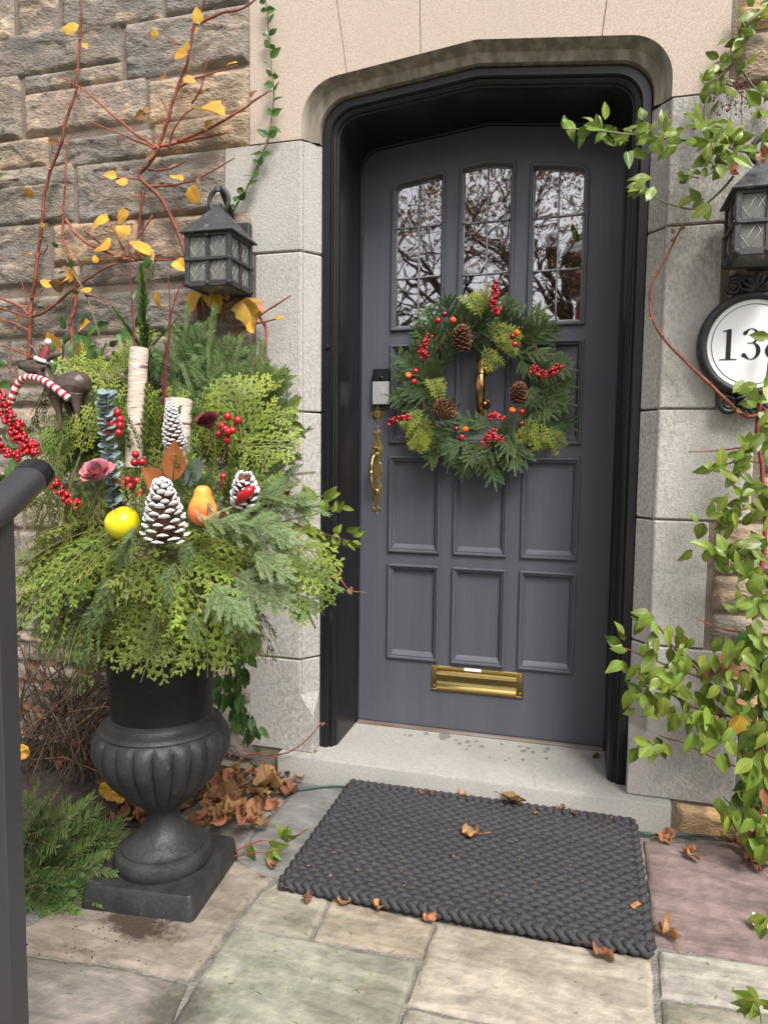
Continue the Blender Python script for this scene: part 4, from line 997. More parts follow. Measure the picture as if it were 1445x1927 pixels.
def ornament(sg):
    b = MB()
    for s in (-1,1):
        P = []
        for i in range(34):
            t = i/33; a = t*3.6*math.pi; r = .030*(1-t)**.8+.004
            P.append((s*(.050-r*math.cos(a+.6)*.75+ .004), -.002, sg*(B+.015+r*math.sin(a+.6)*.75)))
        P = [(s*.008,-.002,sg*(B-.006))]+P
        b.tube(P, [.009]+[.0085*(1-.35*i/33) for i in range(34)], 8)
    for k in range(-3,4):
        a = k*.42; d = Vector((math.sin(a),-.12,sg*math.cos(a))); l = .060-.006*abs(k)
        for q in range(1):
            P = [Vector((0,-.004,sg*(B-.008)))+d*l*t+Vector((0,-.006*math.sin(t*3),0)) for t in (0,.25,.5,.75,.9,1)]
            b.tube(P, [.005,.0085,.0105,.0095,.006,.001], 8, flat=.6)
    b.sphere((0,-.012,sg*(B+.02)), .007, 10, 6)
    return b
ornament(1).build('top_scroll', M['plaque'], pq); ornament(-1).build('bottom_scroll', M['plaque'], pq)

# ------------------------------------------------------------------ urn
UX, UY = -.668, -1.01
urn = thing('urn_planter', 'tall black cast iron urn with fluted bowl standing on a square plinth', 'urn', (UX, UY, PZ))
b = MB(); h = .148
def sqr(a, z, n=8, r=.012):
    P = []
    for cx, cy, a0 in ((1,1,0),(-1,1,90),(-1,-1,180),(1,-1,270)):
        for k in range(4): t = R(a0+30*k); P.append((cx*(a-r)+r*math.cos(t), cy*(a-r)+r*math.sin(t), z))
    return P
b.loft([sqr(h,0), sqr(h,.004), sqr(h-.006,.052), sqr(h-.010,.059), sqr(h-.05,.062)], True, True)
p = b.build('plinth', M['urn_iron'], urn, smooth=R(30)); p.rotation_euler.z = R(5.5)
b = MB(); b.lathe([(0.0850,.052),(0.1088,.054),(0.1182,.06),(0.1232,.072),(0.1241,.084),(0.1190,.096),(0.1088,.103),(0.1054,.104),(0.1050,.108),(0.0994,.110),(0.0918,.118),(0.0782,.127),(0.0646,.138),(0.0527,.152),(0.0450,.168),(0.0408,.184),(0.0404,.195),(0.0442,.205),(0.0476,.21),(0.0425,.216)], 56)
b.build('foot', M['urn_iron'], urn, smooth=R(30))
b = MB(); NG = 22
def gad(t, i, r, z):
    e = max(0, min(1, (z-.205)/.05))*max(0, min(1, (.418-z)/.02)); e = min(1, e)
    return 1+e*.075*(abs(math.sin(NG*t/2))**.6-.7)
b.lathe([(0.0408,.206),(0.0561,.214),(0.0723,.228),(0.0909,.246),(0.1122,.268),(0.1326,.292),(0.1496,.318),(0.1615,.342),(0.1675,.362),(0.1687,.380),(0.1666,.396),(0.1615,.408),(0.1555,.416),(0.1513,.420),(0.1547,.423),(0.1530,.428),(0.1428,.434),(0.1309,.441),(0.1275,.447),(0.1266,.455),(0.1190,.46)], NG*12, mod=gad, caps=False)
b.build('bowl', M['urn_iron'], urn, smooth=R(50))
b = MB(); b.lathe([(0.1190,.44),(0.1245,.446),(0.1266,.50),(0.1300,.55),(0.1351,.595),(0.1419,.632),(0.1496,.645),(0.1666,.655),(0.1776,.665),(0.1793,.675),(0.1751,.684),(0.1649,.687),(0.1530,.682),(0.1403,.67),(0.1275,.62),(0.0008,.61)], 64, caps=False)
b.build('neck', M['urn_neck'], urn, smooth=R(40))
b = MB(); b.lathe([(.001,.66),(.08,.662),(.14,.655),(.142,.63)], 32, caps=False); b.build('potting_soil', M['soil'], urn)
# ------------------------------------------------------------------ what stands in the urn
rg = random.Random(77)
UC = Vector((UX, UY, PZ+.66))
def spr(me, name, p, d, nrm, s, label, cat, group, roll=0):
    o = inst(me, name, frame(p, d, nrm, s, roll)); return tag(o, label, cat, group)
CL, CG = 'flat yellow green cedar sprig among those spreading over the urn rim', 'cedar sprigs in the urn'
def cedar_ring(n, a0, a1, r, z, e0, e1, s0, s1):
    for i in range(n):
        a = R(a0+(a1-a0)*(i+rg.uniform(.1,.9))/n); e = R(rg.uniform(e0, e1)); o = Vector((math.cos(a), math.sin(a), 0))
        d = o*math.cos(e)+Vector((0,0,math.sin(e)))
        spr(rg.choice(CED), 'cedar_sprig', UC+o*r*rg.uniform(.7,1.1)+Vector((0,0,z+rg.uniform(-.02,.03))), d, Vector((0,0,1))+o*.6, rg.uniform(s0,s1), CL, 'cedar sprig', CG, rg.uniform(-.5,.5))
cedar_ring(24, 165, 375, .12, .22, -52, -18, .75, 1.0)
cedar_ring(22, 150, 390, .10, .27, -24, 10, .75, 1.0)
cedar_ring(14, 180, 360, .15, .13, -52, -25, .5, .66)
cedar_ring(8, 0, 180, .10, .2, 20, 50, 1.0, 1.2)
# cedar to left and right where the photograph shows it, rising and then hanging
def cpx(lst, me_list, name, label, cat, group, Y0, s0=1.0, nrm=(0,-.6,1), dy=.0):
    for u, v, u2, v2, *rest in lst:
        y0 = rest[0] if rest else Y0
        p = at(u, v, y0); q = at(u2, v2, y0+(rest[1] if len(rest) > 1 else dy)); d = q-p
        me = rg.choice(me_list); ln = max(vv.co.x for vv in me.vertices)
        spr(me, name, p, d, nrm, d.length/ln*s0, label, cat, group, rg.uniform(-.35,.35))
cpx([(150,860,40,1150,-1.12),(120,820,60,1000,-1.1),(200,900,100,1060,-1.15),(170,800,60,830,-1.0),(110,700,30,800,-.95),(190,760,130,650,-.9),(230,760,150,640,-.9),(180,720,250,620,-.85),(220,730,240,600,-.85),
     (450,800,540,760,-.95),(430,840,560,830,-1.0),(440,780,520,700,-.9),(420,900,540,930,-1.1),(380,860,330,780,-1.0),(400,830,440,740,-.95),(120,900,30,960,-1.05),(90,1000,45,1170,-1.15),(480,960,640,1090,-1.1),(470,1000,620,1140,-1.15),(140,980,80,1130,-1.2),(160,760,90,700,-.9)],
    CED, 'cedar_sprig', 'bright green cedar sprig among those rising or hanging at the sides of the urn', 'cedar sprig', 'cedar sprigs at the urn sides', -1.0)
cpx([(110,900,25,1020,-.95),(120,930,50,1090,-1.0),(100,880,10,930,-.9),(130,980,40,1130,-1.05),(140,860,70,960,-.9),(150,900,100,1010,-.95),(90,960,20,1100,-.9),(120,1020,60,1170,-1.0),(140,840,45,890,-.85),(170,830,60,780,-.85),(180,860,70,850,-.85),(160,800,90,735,-.85),(195,720,100,665,-.85),(200,740,130,690,-.82),(150,880,60,830,-.9),(130,860,85,800,-.88),(160,1000,110,1120,-1.0)],
    CED, 'cedar_sprig', 'feathery green cedar sprig among those hanging thickly behind the handrail end', 'cedar sprig', 'cedar sprigs behind the handrail', -.95, nrm=(-.2,-1,.4))
FL, FG = 'dark green fir bough among those standing at the back of the urn', 'fir boughs at the back of the urn'
cpx([(360,860,330,600,-.85),(380,860,400,560,-.8),(400,870,450,620,-.82),(420,880,520,680,-.85),(430,880,560,740,-.9),(340,850,300,630,-.85),(300,860,250,640,-.85),(260,860,200,660,-.85),(280,840,330,640,-.75),(440,900,580,800,-.95),(390,850,480,650,-.72),(320,850,370,620,-.72),(240,850,180,680,-.75),(300,760,235,600,-.78),(330,750,395,595,-.78),(210,870,110,760,-.9),(200,880,90,850,-.95),(350,760,350,560,-.7),(460,920,590,880,-1.0)],
    FIRB, 'fir_bough', FL, 'fir bough', FG, -.85, nrm=(.2,-1,.4))
fl = []
for k in range(15): x = 130+k*25+rg.uniform(-10,10); fl.append((x, 1010, x+rg.uniform(-45,45), 870+rg.uniform(-25,40), -1.06+rg.uniform(-.03,.03), -.05))
for k in range(14): x = 130+k*27+rg.uniform(-10,10); fl.append((x, 930, x+rg.uniform(-50,50), 760+rg.uniform(-30,40), -.93+rg.uniform(-.03,.03), 0))
cpx(fl, CED+FIRB[:2], 'evergreen_sprig', 'deep green evergreen sprig filling the urn behind the cones and fruit', 'evergreen sprig', 'evergreen filling of the urn', -1, nrm=(0,-1,.3))
for k in range(18): x = 150+k*19+rg.uniform(-8,8); fl.append((x, 870, x+rg.uniform(-40,40), 715+rg.uniform(-25,35), -.96+rg.uniform(-.03,.03), -.02))
cpx(fl[-18:], CED+FIRB, 'evergreen_sprig', 'deep green evergreen sprig filling the urn behind the cones and fruit', 'evergreen sprig', 'evergreen filling of the urn', -1, nrm=(0,-1,.3))
cpx([(120,880,75,770,-1.0,0),(135,870,110,775,-1.0,0),(150,860,170,760,-1.0,0),(110,900,60,800,-1.02,0),(160,830,200,740,-.99,0)], CED, 'cedar_sprig', 'fresh green cedar sprig among those rising round the reindeer legs', 'cedar sprig', 'cedar sprigs round the reindeer', -1, nrm=(0,-1,.3))
fl = []
for k in range(17): x = 150+k*22+rg.uniform(-10,10); fl.append((x, 860, x+rg.uniform(-40,60), 650+rg.uniform(-20,70)+(60 if x < 230 else 0), -.82+rg.uniform(-.05,.04), 0))
cpx(fl, FIRB, 'fir_bough', FL, 'fir bough', FG, -.85, nrm=(.2,-1,.4))
SL, SG = 'silvery blue green fir tip among those drooping round the urn rim', 'silver fir tips in the urn'
cpx([(260,990,205,1085,-1.3),(170,1130,60,1235,-1.25),(180,1140,110,1250,-1.28),(200,1150,130,1255,-1.3),(190,1120,40,1210,-1.2),(430,960,560,910,-1.15),(420,990,545,985,-1.22),(470,930,620,960,-1.05),(520,1030,640,1120,-1.05),(390,1120,450,1190,-1.28),(370,1150,350,1220,-1.3),(400,1100,480,1180,-1.28),(300,1140,260,1200,-1.3),(360,1020,340,1090,-1.32),(540,1060,620,1110,-1.08),(460,980,570,1020,-1.15),(440,1080,560,1150,-1.2),(150,1100,70,1160,-1.2),(210,1090,160,1180,-1.33),(120,1120,45,1190,-1.24),(330,1060,300,1140,-1.34),(250,1010,185,1060,-1.32),(500,940,600,930,-1.08),(380,980,470,985,-1.26),(480,1040,560,1100,-1.2),(420,1130,490,1190,-1.25)],
    SILV, 'fir_tip', SL, 'fir tip', SG, -1.2, nrm=(0,-.7,1))
cpx([(500,1060,545,1165,-.95),(430,1140,490,1230,-1.0),(540,1080,600,1190,-.9)], FIRB, 'fir_bough', 'dark green fir bough hanging low on the door side of the urn', 'fir bough', 'low fir boughs on the door side', -.95, s0=.95)
cpx([(283,720,282,492,-.92),(268,660,212,578,-.92),(288,650,347,598,-.92),(280,700,270,600,-.9),(300,720,322,640,-.9)], NOB, 'noble_fir_tip', 'thick needled noble fir tip among those rising highest behind the birch logs', 'fir tip', 'noble fir tips above the birch logs', -.92)
BL_, BG = 'yellow green boxwood sprig among those upright between the birch logs', 'boxwood sprigs in the urn'
cpx([(275,840,265,720,-1.02),(290,840,288,735,-1.03),(300,850,318,740,-1.04),(285,860,300,760,-1.05),(265,850,252,750,-1.06),(320,850,335,760,-1.04),(245,850,240,720,-1.04)], BOX, 'boxwood_sprig', BL_, 'boxwood sprig', BG, -1.03, nrm=(0,-1,0))
cpx([(400,960,440,860,-1.15),(420,950,470,820,-1.12),(370,920,365,850,-1.15),(440,960,510,880,-1.12),(350,930,345,850,-1.15),(410,900,400,830,-1.1),(455,950,500,900,-1.14),(395,880,425,790,-1.05)], BOX, 'boxwood_sprig', 'pale green boxwood sprig among those right of the orange pear', 'boxwood sprig', 'boxwood sprigs right of the pear', -1.1, nrm=(0,-1,0))
cpx([(250,960,240,915,-1.22),(262,965,262,910,-1.23),(235,950,225,870,-1.2),(255,930,268,890,-1.22),(470,930,450,860,-1.14)], VAR, 'variegated_sprig', 'cream edged variegated sprig among those around the yellow apple', 'sprig', 'variegated sprigs in the urn', -1.2, nrm=(0,-1,.3))
# birch logs
def log(label, a, b_, r0, r1, seed):
    t = thing('birch_log', label, 'log', b_); g = random.Random(seed)
    d = (a-b_); n = 30; k = 26
    Mx = frame(b_*0, d, (0,-1,0)); b = MB(); rings = []
    for i in range(n+1):
        f = i/n
        rings.append([Mx @ Vector((d.length*f, math.cos(q)*(r0+(r1-r0)*f)*(1+.03*noise.noise(Vector((math.cos(q)*2,math.sin(q)*2,f*9+seed)))), math.sin(q)*(r0+(r1-r0)*f)*(1+.04*noise.noise(Vector((f*12,q,seed)))))) for q in [2*math.pi*j/k for j in range(k)]])
    b.loft(rings, True); b.build('bark', M['bark'], t)
    e = MB(); e.loft([[c+(p-c)*s for p in [Vector(x) for x in rings[-1]]] for s in (1,.94,.5,.02) for c in [sum((Vector(x) for x in rings[-1]), Vector())/k+ (Vector(d).normalized()*(.002 if s < .97 else 0))]], True, True)
    e.build('cut_end', M['wood'], t)
log('tall thin white birch log standing in the urn, cut end half hidden by fir', at(262,655,-1.0), at(251,880,-1.02), .0205, .0235, 1)
log('short stout white birch log with flat cut top behind the slim frosted cone', at(336,752,-.98), at(332,880,-1.0), .033, .034, 2)
# frosted cones
def cone(label, p, d, L, Rm, n, sw, sl, seed, prof=None, opn=.9, tk=.0022):
    b, t_ = pinecone_parts(L, Rm, n, sw, sl, True, opn, prof, random.Random(seed), tk)
    t = thing('pine_cone', label, 'pine cone', p)
    q = Vector(d).to_track_quat('Z', 'Y').to_euler()
    for o in (b.build('scales', M['cone'], t, smooth=R(30)), t_.build('frosted_tips', M['white'], t, smooth=R(40))): o.rotation_euler = q
cone('big open pine cone with white tipped scales, front and centre of the urn', at(312,1018,-1.22), (.0,-.10,1), .128, .052, 84, .026, .030, 5, lambda f: (1-.68*f**1.5)*min(1, .75+f*2.2), .8, .0026)
cone('slim closed pine cone with frosted scales before the short birch log', at(330,845,-1.06), (-.05,-.1,1), .115, .030, 110, .017, .016, 8, lambda f: (1-.72*f**1.4)*min(1, .65+f*3), .55, .0018)
cone('open pine cone with white tips tilted beside the red fruit, right of the pear', at(462,945,-1.13), (.25,-.55,.65), .075, .036, 52, .022, .024, 12, lambda f: (1-.5*f**1.5)*min(1, .7+f*2), .75, .0024)
rf = MB(); rf.tube([at(445,950,-1.17), at(455,935,-1.178), at(470,922,-1.178), at(478,917,-1.17)], [.004,.0125,.013,.005], 12); rf.build('red_pepper', M['red'])
tag(bpy.data.objects['red_pepper'], 'small slim red fruit lying against the tilted frosted cone', 'fruit')
# yellow apple, pear
ap = thing('apple', 'shiny yellow apple resting in the greenery beside the big frosted cone', 'apple', at(231,985,-1.21))
b = MB(); b.lathe([(.0005,-.030),(.008,-.034),(.02,-.033),(.031,-.022),(.0375,-.005),(.038,.008),(.034,.021),(.024,.030),(.013,.031),(.005,.027),(.0005,.021)], 36, mod=lambda t,i,r,z: 1+.025*math.cos(5*t)*(-z*20)*(z < 0)); s_ = b.build('fruit', M['yellow'], ap); s_.rotation_euler = (R(28),R(-14),0)
b = MB(); b.tube([(0,0,.021),(.001,.001,.032),(-.006,.002,.043)], [.0012,.0011,.0015], 6); s_ = b.build('stalk', M['brownstem'], ap); s_.rotation_euler = (R(28),R(-14),0)
pr_ = thing('pear', 'orange red pear leaning in the greenery right of the big frosted cone', 'pear', at(381,968,-1.19))
b = MB(); b.lathe([(.0005,-.022),(.016,-.021),(.028,-.009),(.032,.006),(.029,.022),(.0215,.038),(.0185,.048),(.0165,.056),(.011,.0625),(.0005,.064)], 32); s_ = b.build('fruit', M['pear'], pr_); s_.rotation_euler = (R(8),R(6),0)
# husks at the foot of the pear
for k, (u, v, s) in enumerate(((388,974,.045),(415,972,.036))):
    b = MB(); lobed(b, frame(Vector((0,0,0)), (1,0,.2), (0,-.6,1)), 'heart', s, random.Random(k), .55, .3); o = b.build('husk', M['dust'], None, loc=at(u, v, -1.225)); tag(o, ('crumpled tan husk curled directly under the pear','smaller crumpled tan husk just right of the pear')[k], 'husk')
# wood roses
def rose(label, p, ax, Rr, mt, open_, stem_to):
    t = thing('wooden_rose', label, 'flower', p); b = MB(); g = random.Random(len(mt)+3)
    q = Vector(ax).to_track_quat('Z', 'Y').to_matrix().to_4x4(); ga = 2.4
    for i in range(30):
        f = i/29; a = i*ga; o = Vector((math.cos(a), math.sin(a), 0)); tilt = R(85-75*f*open_)
        d = o*math.cos(tilt)+Vector((0,0,1))*math.sin(tilt); v = g.uniform(.75,1.15)*(1.05 if f > .5 else .8)
        leaf(b, q @ (o*Rr*.16*f+Vector((0,0,-Rr*.35*f))), q.to_3x3() @ d, q.to_3x3() @ (Vector((0,0,1))-o*.9 if f > .2 else -o), Rr*(.38+.55*f), Rr*(.55+.45*f), (v,v,v), -.22, .30, 5, .02, 'round')
    b.build('petals', M[mt], t, smooth=R(60))
    s_ = MB(); s_.tube(smooth_path([q @ Vector((0,0,-.02*0-Rr*.5)), q @ Vector((0,0,-Rr)), Vector(stem_to)-Vector(p)], 4), .0017, 6); s_.build('stalk', M['brownstem'], t)
    c = MB(); c.lathe([(.001,-.6*Rr),(.25*Rr,-.5*Rr),(.45*Rr,-.25*Rr),(.3*Rr,-.1*Rr)], 14); o = c.build('calyx', M[mt], t); o.rotation_euler = q.to_euler()
rose('open pale pink wood rose on a bare stalk left of the yellow apple', at(181,886,-1.17), (.15,-.62,.75), .043, 'pink', 1.0, at(184,985,-1.17))
rose('half closed burgundy wood rose beside the short birch log', at(390,790,-1.05), (-.15,-.5,.85), .036, 'burgrose', .9, at(388,860,-1.05))
# berry picks: large berries on wires
def pick(label, pts, Y, base, r=.0098, group='red berry picks'):
    P = [at(u, v, Y+rg.uniform(-.012,.012)) for u, v in pts]; c = at(*base, Y+.01)
    t = thing('berry_pick', label, 'berries', c)
    s_ = MB(); top = sum(P, Vector())/len(P)+Vector((0,.012,-.01))
    for p in P: s_.tube(smooth_path([Vector((0,0,0)), (top-c)*.8, p-c], 4), .0012, 5)
    s_.build('wire_stem', M['brownstem'], t)
    for p in P:
        b = MB(); v = rg.uniform(.85,1.15); b.cur = (v,v,v); b.sphere((0,0,0), r*rg.uniform(.93,1.07), 14, 10); o = b.build('berry', M['red'], t); o.location = p-c; o.rotation_euler = (rg.uniform(0,3),rg.uniform(0,3),0)
pick('cluster of large glossy red berries beside the blue eucalyptus', [(221,776),(226,789),(213,797),(226,801),(203,814),(223,814),(208,796)], -1.1, (222,840))
pick('three large red berries in front of the foot of the tall birch log', [(255,855),(253,870),(267,869)], -1.12, (262,900), .0095)
pick('cluster of large red berries just above the yellow apple', [(228,905),(240,903),(258,905),(244,915),(262,927),(232,912)], -1.18, (248,950), .0095)
pick('seven large red berries high on the right beside the burgundy rose', [(428,784),(447,791),(418,801),(424,807),(437,810),(412,816),(428,828),(430,812)], -1.08, (415,880))
pick('two large red berries above the tilted frosted cone', [(421,897),(420,911)], -1.12, (420,950))
# winterberry
def winterberry(label, path, n, sp, seed, base, Y, r=.0062):
    t = thing('winterberry_branch', label, 'berries', at(*base, Y)); c = at(*base, Y)
    o = berry_cluster('berries', t, [at(u, v, Y)-c for u, v in path], n, r, sp, seed=seed, k=(10,7))
winterberry('dense upright spray of small red berries at the far left edge above the rail', [(-6,740),(8,775),(28,800),(40,825),(55,840),(62,848)], 170, .021, 1, (70,900), -1.05)
winterberry('thin spray of small red berries at far left, curving low behind the rail', [(-8,826),(6,846),(20,855),(38,858)], 44, .012, 2, (50,890), -1.08)
winterberry('short spray of small red berries just right of the handrail end', [(100,905),(112,920),(122,935),(132,945),(146,950)], 62, .0115, 3, (155,955), -1.12)
# eucalyptus
eu = thing('eucalyptus_stem', 'blue grey eucalyptus stem with round leaves left of the red berries', 'eucalyptus', at(215,960,-1.1)); c = at(215,960,-1.1)
P = smooth_path([at(u, v, -1.1)-c for u, v in ((215,960),(213,900),(206,850),(203,800),(200,765),(202,738))], 7); b = MB()
for i in range(2, len(P)):
    for s in range(2):
        a = i*1.2+s*math.pi; o = Vector((math.cos(a), math.sin(a)*.9, U(-.35,.2))); f = i/len(P)
        leaf(b, P[i], o+Vector((0,-.25,0)), Vector((0,-.6,.7)), U(.022,.030), U(.024,.030), rt(.75,1.25,.05), U(-.2,.1), .06, 5, .02, 'round')
b.build('leaves', M['euca'], eu); b = MB(); b.tube(P, .0014, 5); b.build('stalk', M['brownstem'], eu)
# magnolia leaves
for k, (u, v, du, dv, L_, W_, lab, mt) in enumerate([(325,905,9,-72,.092,.058,'large upright rust brown magnolia leaf behind the big frosted cone','magnolia'),(310,915,-52,-42,.075,.05,'rust brown magnolia leaf pointing left below the three berries','magnolia'),(300,928,-26,-45,.06,.036,'smallest rust brown magnolia leaf, in front of the left one','magnolia'),(352,915,24,-60,.075,.045,'grey green magnolia leaf right of the upright brown one','magnoliag')]):
    b = MB(); p = at(u, v, -1.17+.02*(k == 3)-.012*(k == 2)); q = at(u+du, v+dv, -1.15)
    leaf(b, Vector((0,0,0)), q-p, Vector((.25,-1,.15)), L_, W_, (1,1,1), -.12, .16, 12, .004, 'ovate')
    b.m = 1; b.tube([Vector((0,0,0)), (q-p).normalized()*L_*.6+Vector((0,-.003,0)), (q-p).normalized()*L_*.95], [.0018,.001,.0004], 5); 
    o = b.build('magnolia_leaf', [M[mt], M['brownstem']], loc=p); tag(o, lab, 'leaf')
# burgundy sprig
b = MB(); p = at(470,950,-1.1)
for i in range(26):
    f = i/25; q = at(480+f*70, 945-f*30+U(-10,10), -1.06+U(-.02,.02))-p; leaf(b, q, (U(.1,1),U(-1,.2),U(-.5,.6)), (0,-.5,1), U(.016,.026), .010, rt(.6,1.6,.1), .2, .2, 4)
b.m = 1; b.tube([Vector((0,0,0)), at(510,932,-1.06)-p, at(550,915,-1.06)-p], .0015, 5)
tag(b.build('burgundy_sprig', [M['burg'], M['brownstem']], loc=p), 'dark burgundy leafy sprig on the right of the urn above the fir', 'sprig')
# red twigs
for k, (P, lab) in enumerate([([(262,850),(255,700),(250,600),(243,475),(240,450)],'tallest straight red dogwood twig, left, rising past the fir tip'),([(308,800),(312,720),(318,620),(320,570),(316,515)],'red dogwood twig left of the forked one, right of the fir tip'),([(300,800),(308,740),(318,640),(322,590),(340,532)],'red dogwood twig leaning right under the lantern'),([(312,800),(306,720),(314,640)],'short red dogwood twig in front of the short birch log')]):
    Y = -1.01+.01*k; Q = smooth_path([at(u, v, Y) for u, v in P], 4); b = MB(); b.tube([q-Q[0] for q in Q], [.0030-.0016*i/(len(Q)-1) for i in range(len(Q))], 6)
    tag(b.build('dogwood_twig', M['twig'], loc=Q[0]), lab, 'twig')

# reindeer stake
DY = -.96
def dp(x, y, dy=0): return at(x/4.25, 620+y/4.25, DY)+Vector((0,dy,0))
kk = .000395; dbase = dp(620, 930)
deer = thing('reindeer_stake', 'small brown metal reindeer on a black rod with red hat and striped scarf', 'ornament', dbase)
b = MB()
def lim(pts, rad, n=12, flat=1): b.tube(smooth_path([dp(*p)-dbase for p in pts], 4), [r for r in np.interp(np.linspace(0, len(rad)-1, (len(pts)-1)*4+1), range(len(rad)), [x*kk for x in rad])], n, flat=flat)
lim([(440,520),(480,500),(540,470),(600,455),(650,455),(685,475),(702,488)], [62,80,98,104,94,56,10])            # trunk
lim([(470,500),(420,450),(380,400),(352,345),(340,300)], [82,56,46,50,44])                              # neck
lim([(385,315),(330,308),(270,305),(220,298),(185,292)], [34,58,56,42,24])                             # head
for dy in (-.022, .022):
    lim([(495,540,dy),(505,600,dy),(522,680,dy),(530,760,dy),(522,800,dy),(508,818,dy-.003)], [46,32,19,16,17,12])
    lim([(650,520,dy),(655,590,dy),(665,680,dy),(668,755,dy),(660,785,dy),(645,797,dy-.003)], [50,30,18,15,17,12])
lim([(372,318,-.014),(415,312,-.03),(450,305,-.034)], [16,14,4]); lim([(690,440),(706,465),(700,490)], [14,12,3])
for dy, x0 in ((-.015, 0), (.018, 0)):
    pass
lim([(320,240,.012),(270,195,.014),(245,150,.015),(232,60,.015)], [16,15,11,6]); lim([(262,190,.014),(225,165,.018),(205,140,.02)], [11,9,5]); lim([(250,160,.015),(215,120,.01),(210,95,.008)], [10,8,4]); lim([(285,205,.013),(300,150,.012),(296,115,.012)], [9,8,4])
lim([(400,250,-.01),(430,225,-.012),(460,215,-.013),(500,205,-.013),(522,190,-.012)], [15,16,18,12,5]); lim([(440,222,-.012),(438,180,-.014),(446,150,-.015)], [11,9,5]); lim([(465,212,-.013),(468,165,-.014),(474,135,-.014)], [11,9,5]); lim([(485,210,-.013),(490,175,-.01),(492,150,-.008)], [11,9,5])
o = b.build('body', M['deer'], deer)
md = o.modifiers.new('weld', 'REMESH'); md.mode = 'VOXEL'; md.voxel_size = .0016; md.use_smooth_shade = True
ms_ = o.modifiers.new('soften', 'SMOOTH'); ms_.factor = .6; ms_.iterations = 4
dg = bpy.context.evaluated_depsgraph_get(); me = bpy.data.meshes.new_from_object(o.evaluated_get(dg)); me.name = 'body'
o.modifiers.clear(); o.data = me; me.polygons.foreach_set('use_smooth', [True]*len(me.polygons))
b = MB(); b.sphere(dp(178,290)-dbase, 28*kk, 16, 10); b.build('nose', M['nose'], deer)
for dy in (-.0225,): b = MB(); b.sphere(dp(305,268,dy)-dbase, 5*kk, 8, 6); b.build('eye', M['ink'], deer)
b = MB(); b.tube([dp(352,242)-dbase, dp(358,215)-dbase, dp(372,165)-dbase, dp(382,122)-dbase], [48*kk,42*kk,26*kk,11*kk], 20); hat = b.build('hat', M['hat'], deer)
b = MB(); b.sphere(dp(384,98)-dbase, 22*kk, 14, 9)
ax = ((dp(382,122)-dp(352,242))).normalized(); e1 = ax.cross(Vector((0,1,0))).normalized(); e2 = ax.cross(e1)
for i in range(16):
    a = 2*math.pi*i/16; b.sphere(dp(350,246)-dbase+(e1*math.cos(a)+e2*math.sin(a))*50*kk, 15*kk, 8, 6)
b.build('hat_trim', M['white'], hat)
Q = smooth_path([dp(150,590,-.028)-dbase, dp(175,520,-.03)-dbase, dp(215,440,-.03)-dbase, dp(265,400,-.033)-dbase, dp(330,395,-.036)-dbase, dp(390,405,-.04)-dbase, dp(450,425,-.043)-dbase, dp(520,465,-.047)-dbase, dp(590,515,-.049)-dbase, dp(640,560,-.045)-dbase], 6)
b = MB(); cs = [((.42,.02,.04) if (i//2) % 2 else (.72,.68,.66)) for i in range(len(Q))]
b.tube(Q, 24*kk, 12, cs=cs, flat=1.0); b.build('scarf', M['scarf'], deer)
b = MB(); b.tube([dp(556,560)-dbase, dp(590,750)-dbase, dp(622,935)-dbase, dp(640,1050)-dbase], 9*kk, 8); b.build('rod', M['ink'], deer)

# ------------------------------------------------------------------ handrail
E_ = at(66, 892, -1.6); dr = Vector((0,-1,-.64)).normalized()
hr = thing('handrail', 'charcoal metal handrail with rounded end on a square post at the left edge', 'handrail', (E_.x-.04,-1.75,PZ))
def hr_l(p): return Vector(p)-Vector((E_.x-.04,-1.75,PZ))
upn = Vector((1,0,0)).cross(dr); upn = upn if upn.z > 0 else -upn
def rsec(p, s):
    P = []; w_, h_, r_ = .030*s, .022*s, .0205*s
    for cx, cy, a0 in ((1,1,0),(-1,1,90),(-1,-1,180),(1,-1,270)):
        for k in range(6): t = R(a0+18*k); P.append(p+Vector((1,0,0))*(cx*(w_-r_)+r_*math.cos(t))+upn*(cy*(h_-r_)+r_*math.sin(t)))
    return P
b = MB(); b.loft([rsec(hr_l(E_+dr*t), s) for t, s in ((0,.97),(.002,1),(.9,1),(1.6,1))], True, True); b.build('rail', M['rail'], hr, smooth=R(40))
b = MB(); b.loft([rsec(hr_l(E_-dr*t), s) for t, s in ((-.012,1.03),(.004,1.05),(.010,1.03),(.013,.93),(.014,.5))], True, True); b.build('end_cap', M['plasticblack'], hr, smooth=R(40))
px = E_.x
b = MB(); b.box((px-.019,-1.705,PZ-.6),(px+.019,-1.667,E_.z-.06), .002)
o = b.build('post', M['rail'], hr, smooth=R(30)); o.location = -Vector(hr.location)
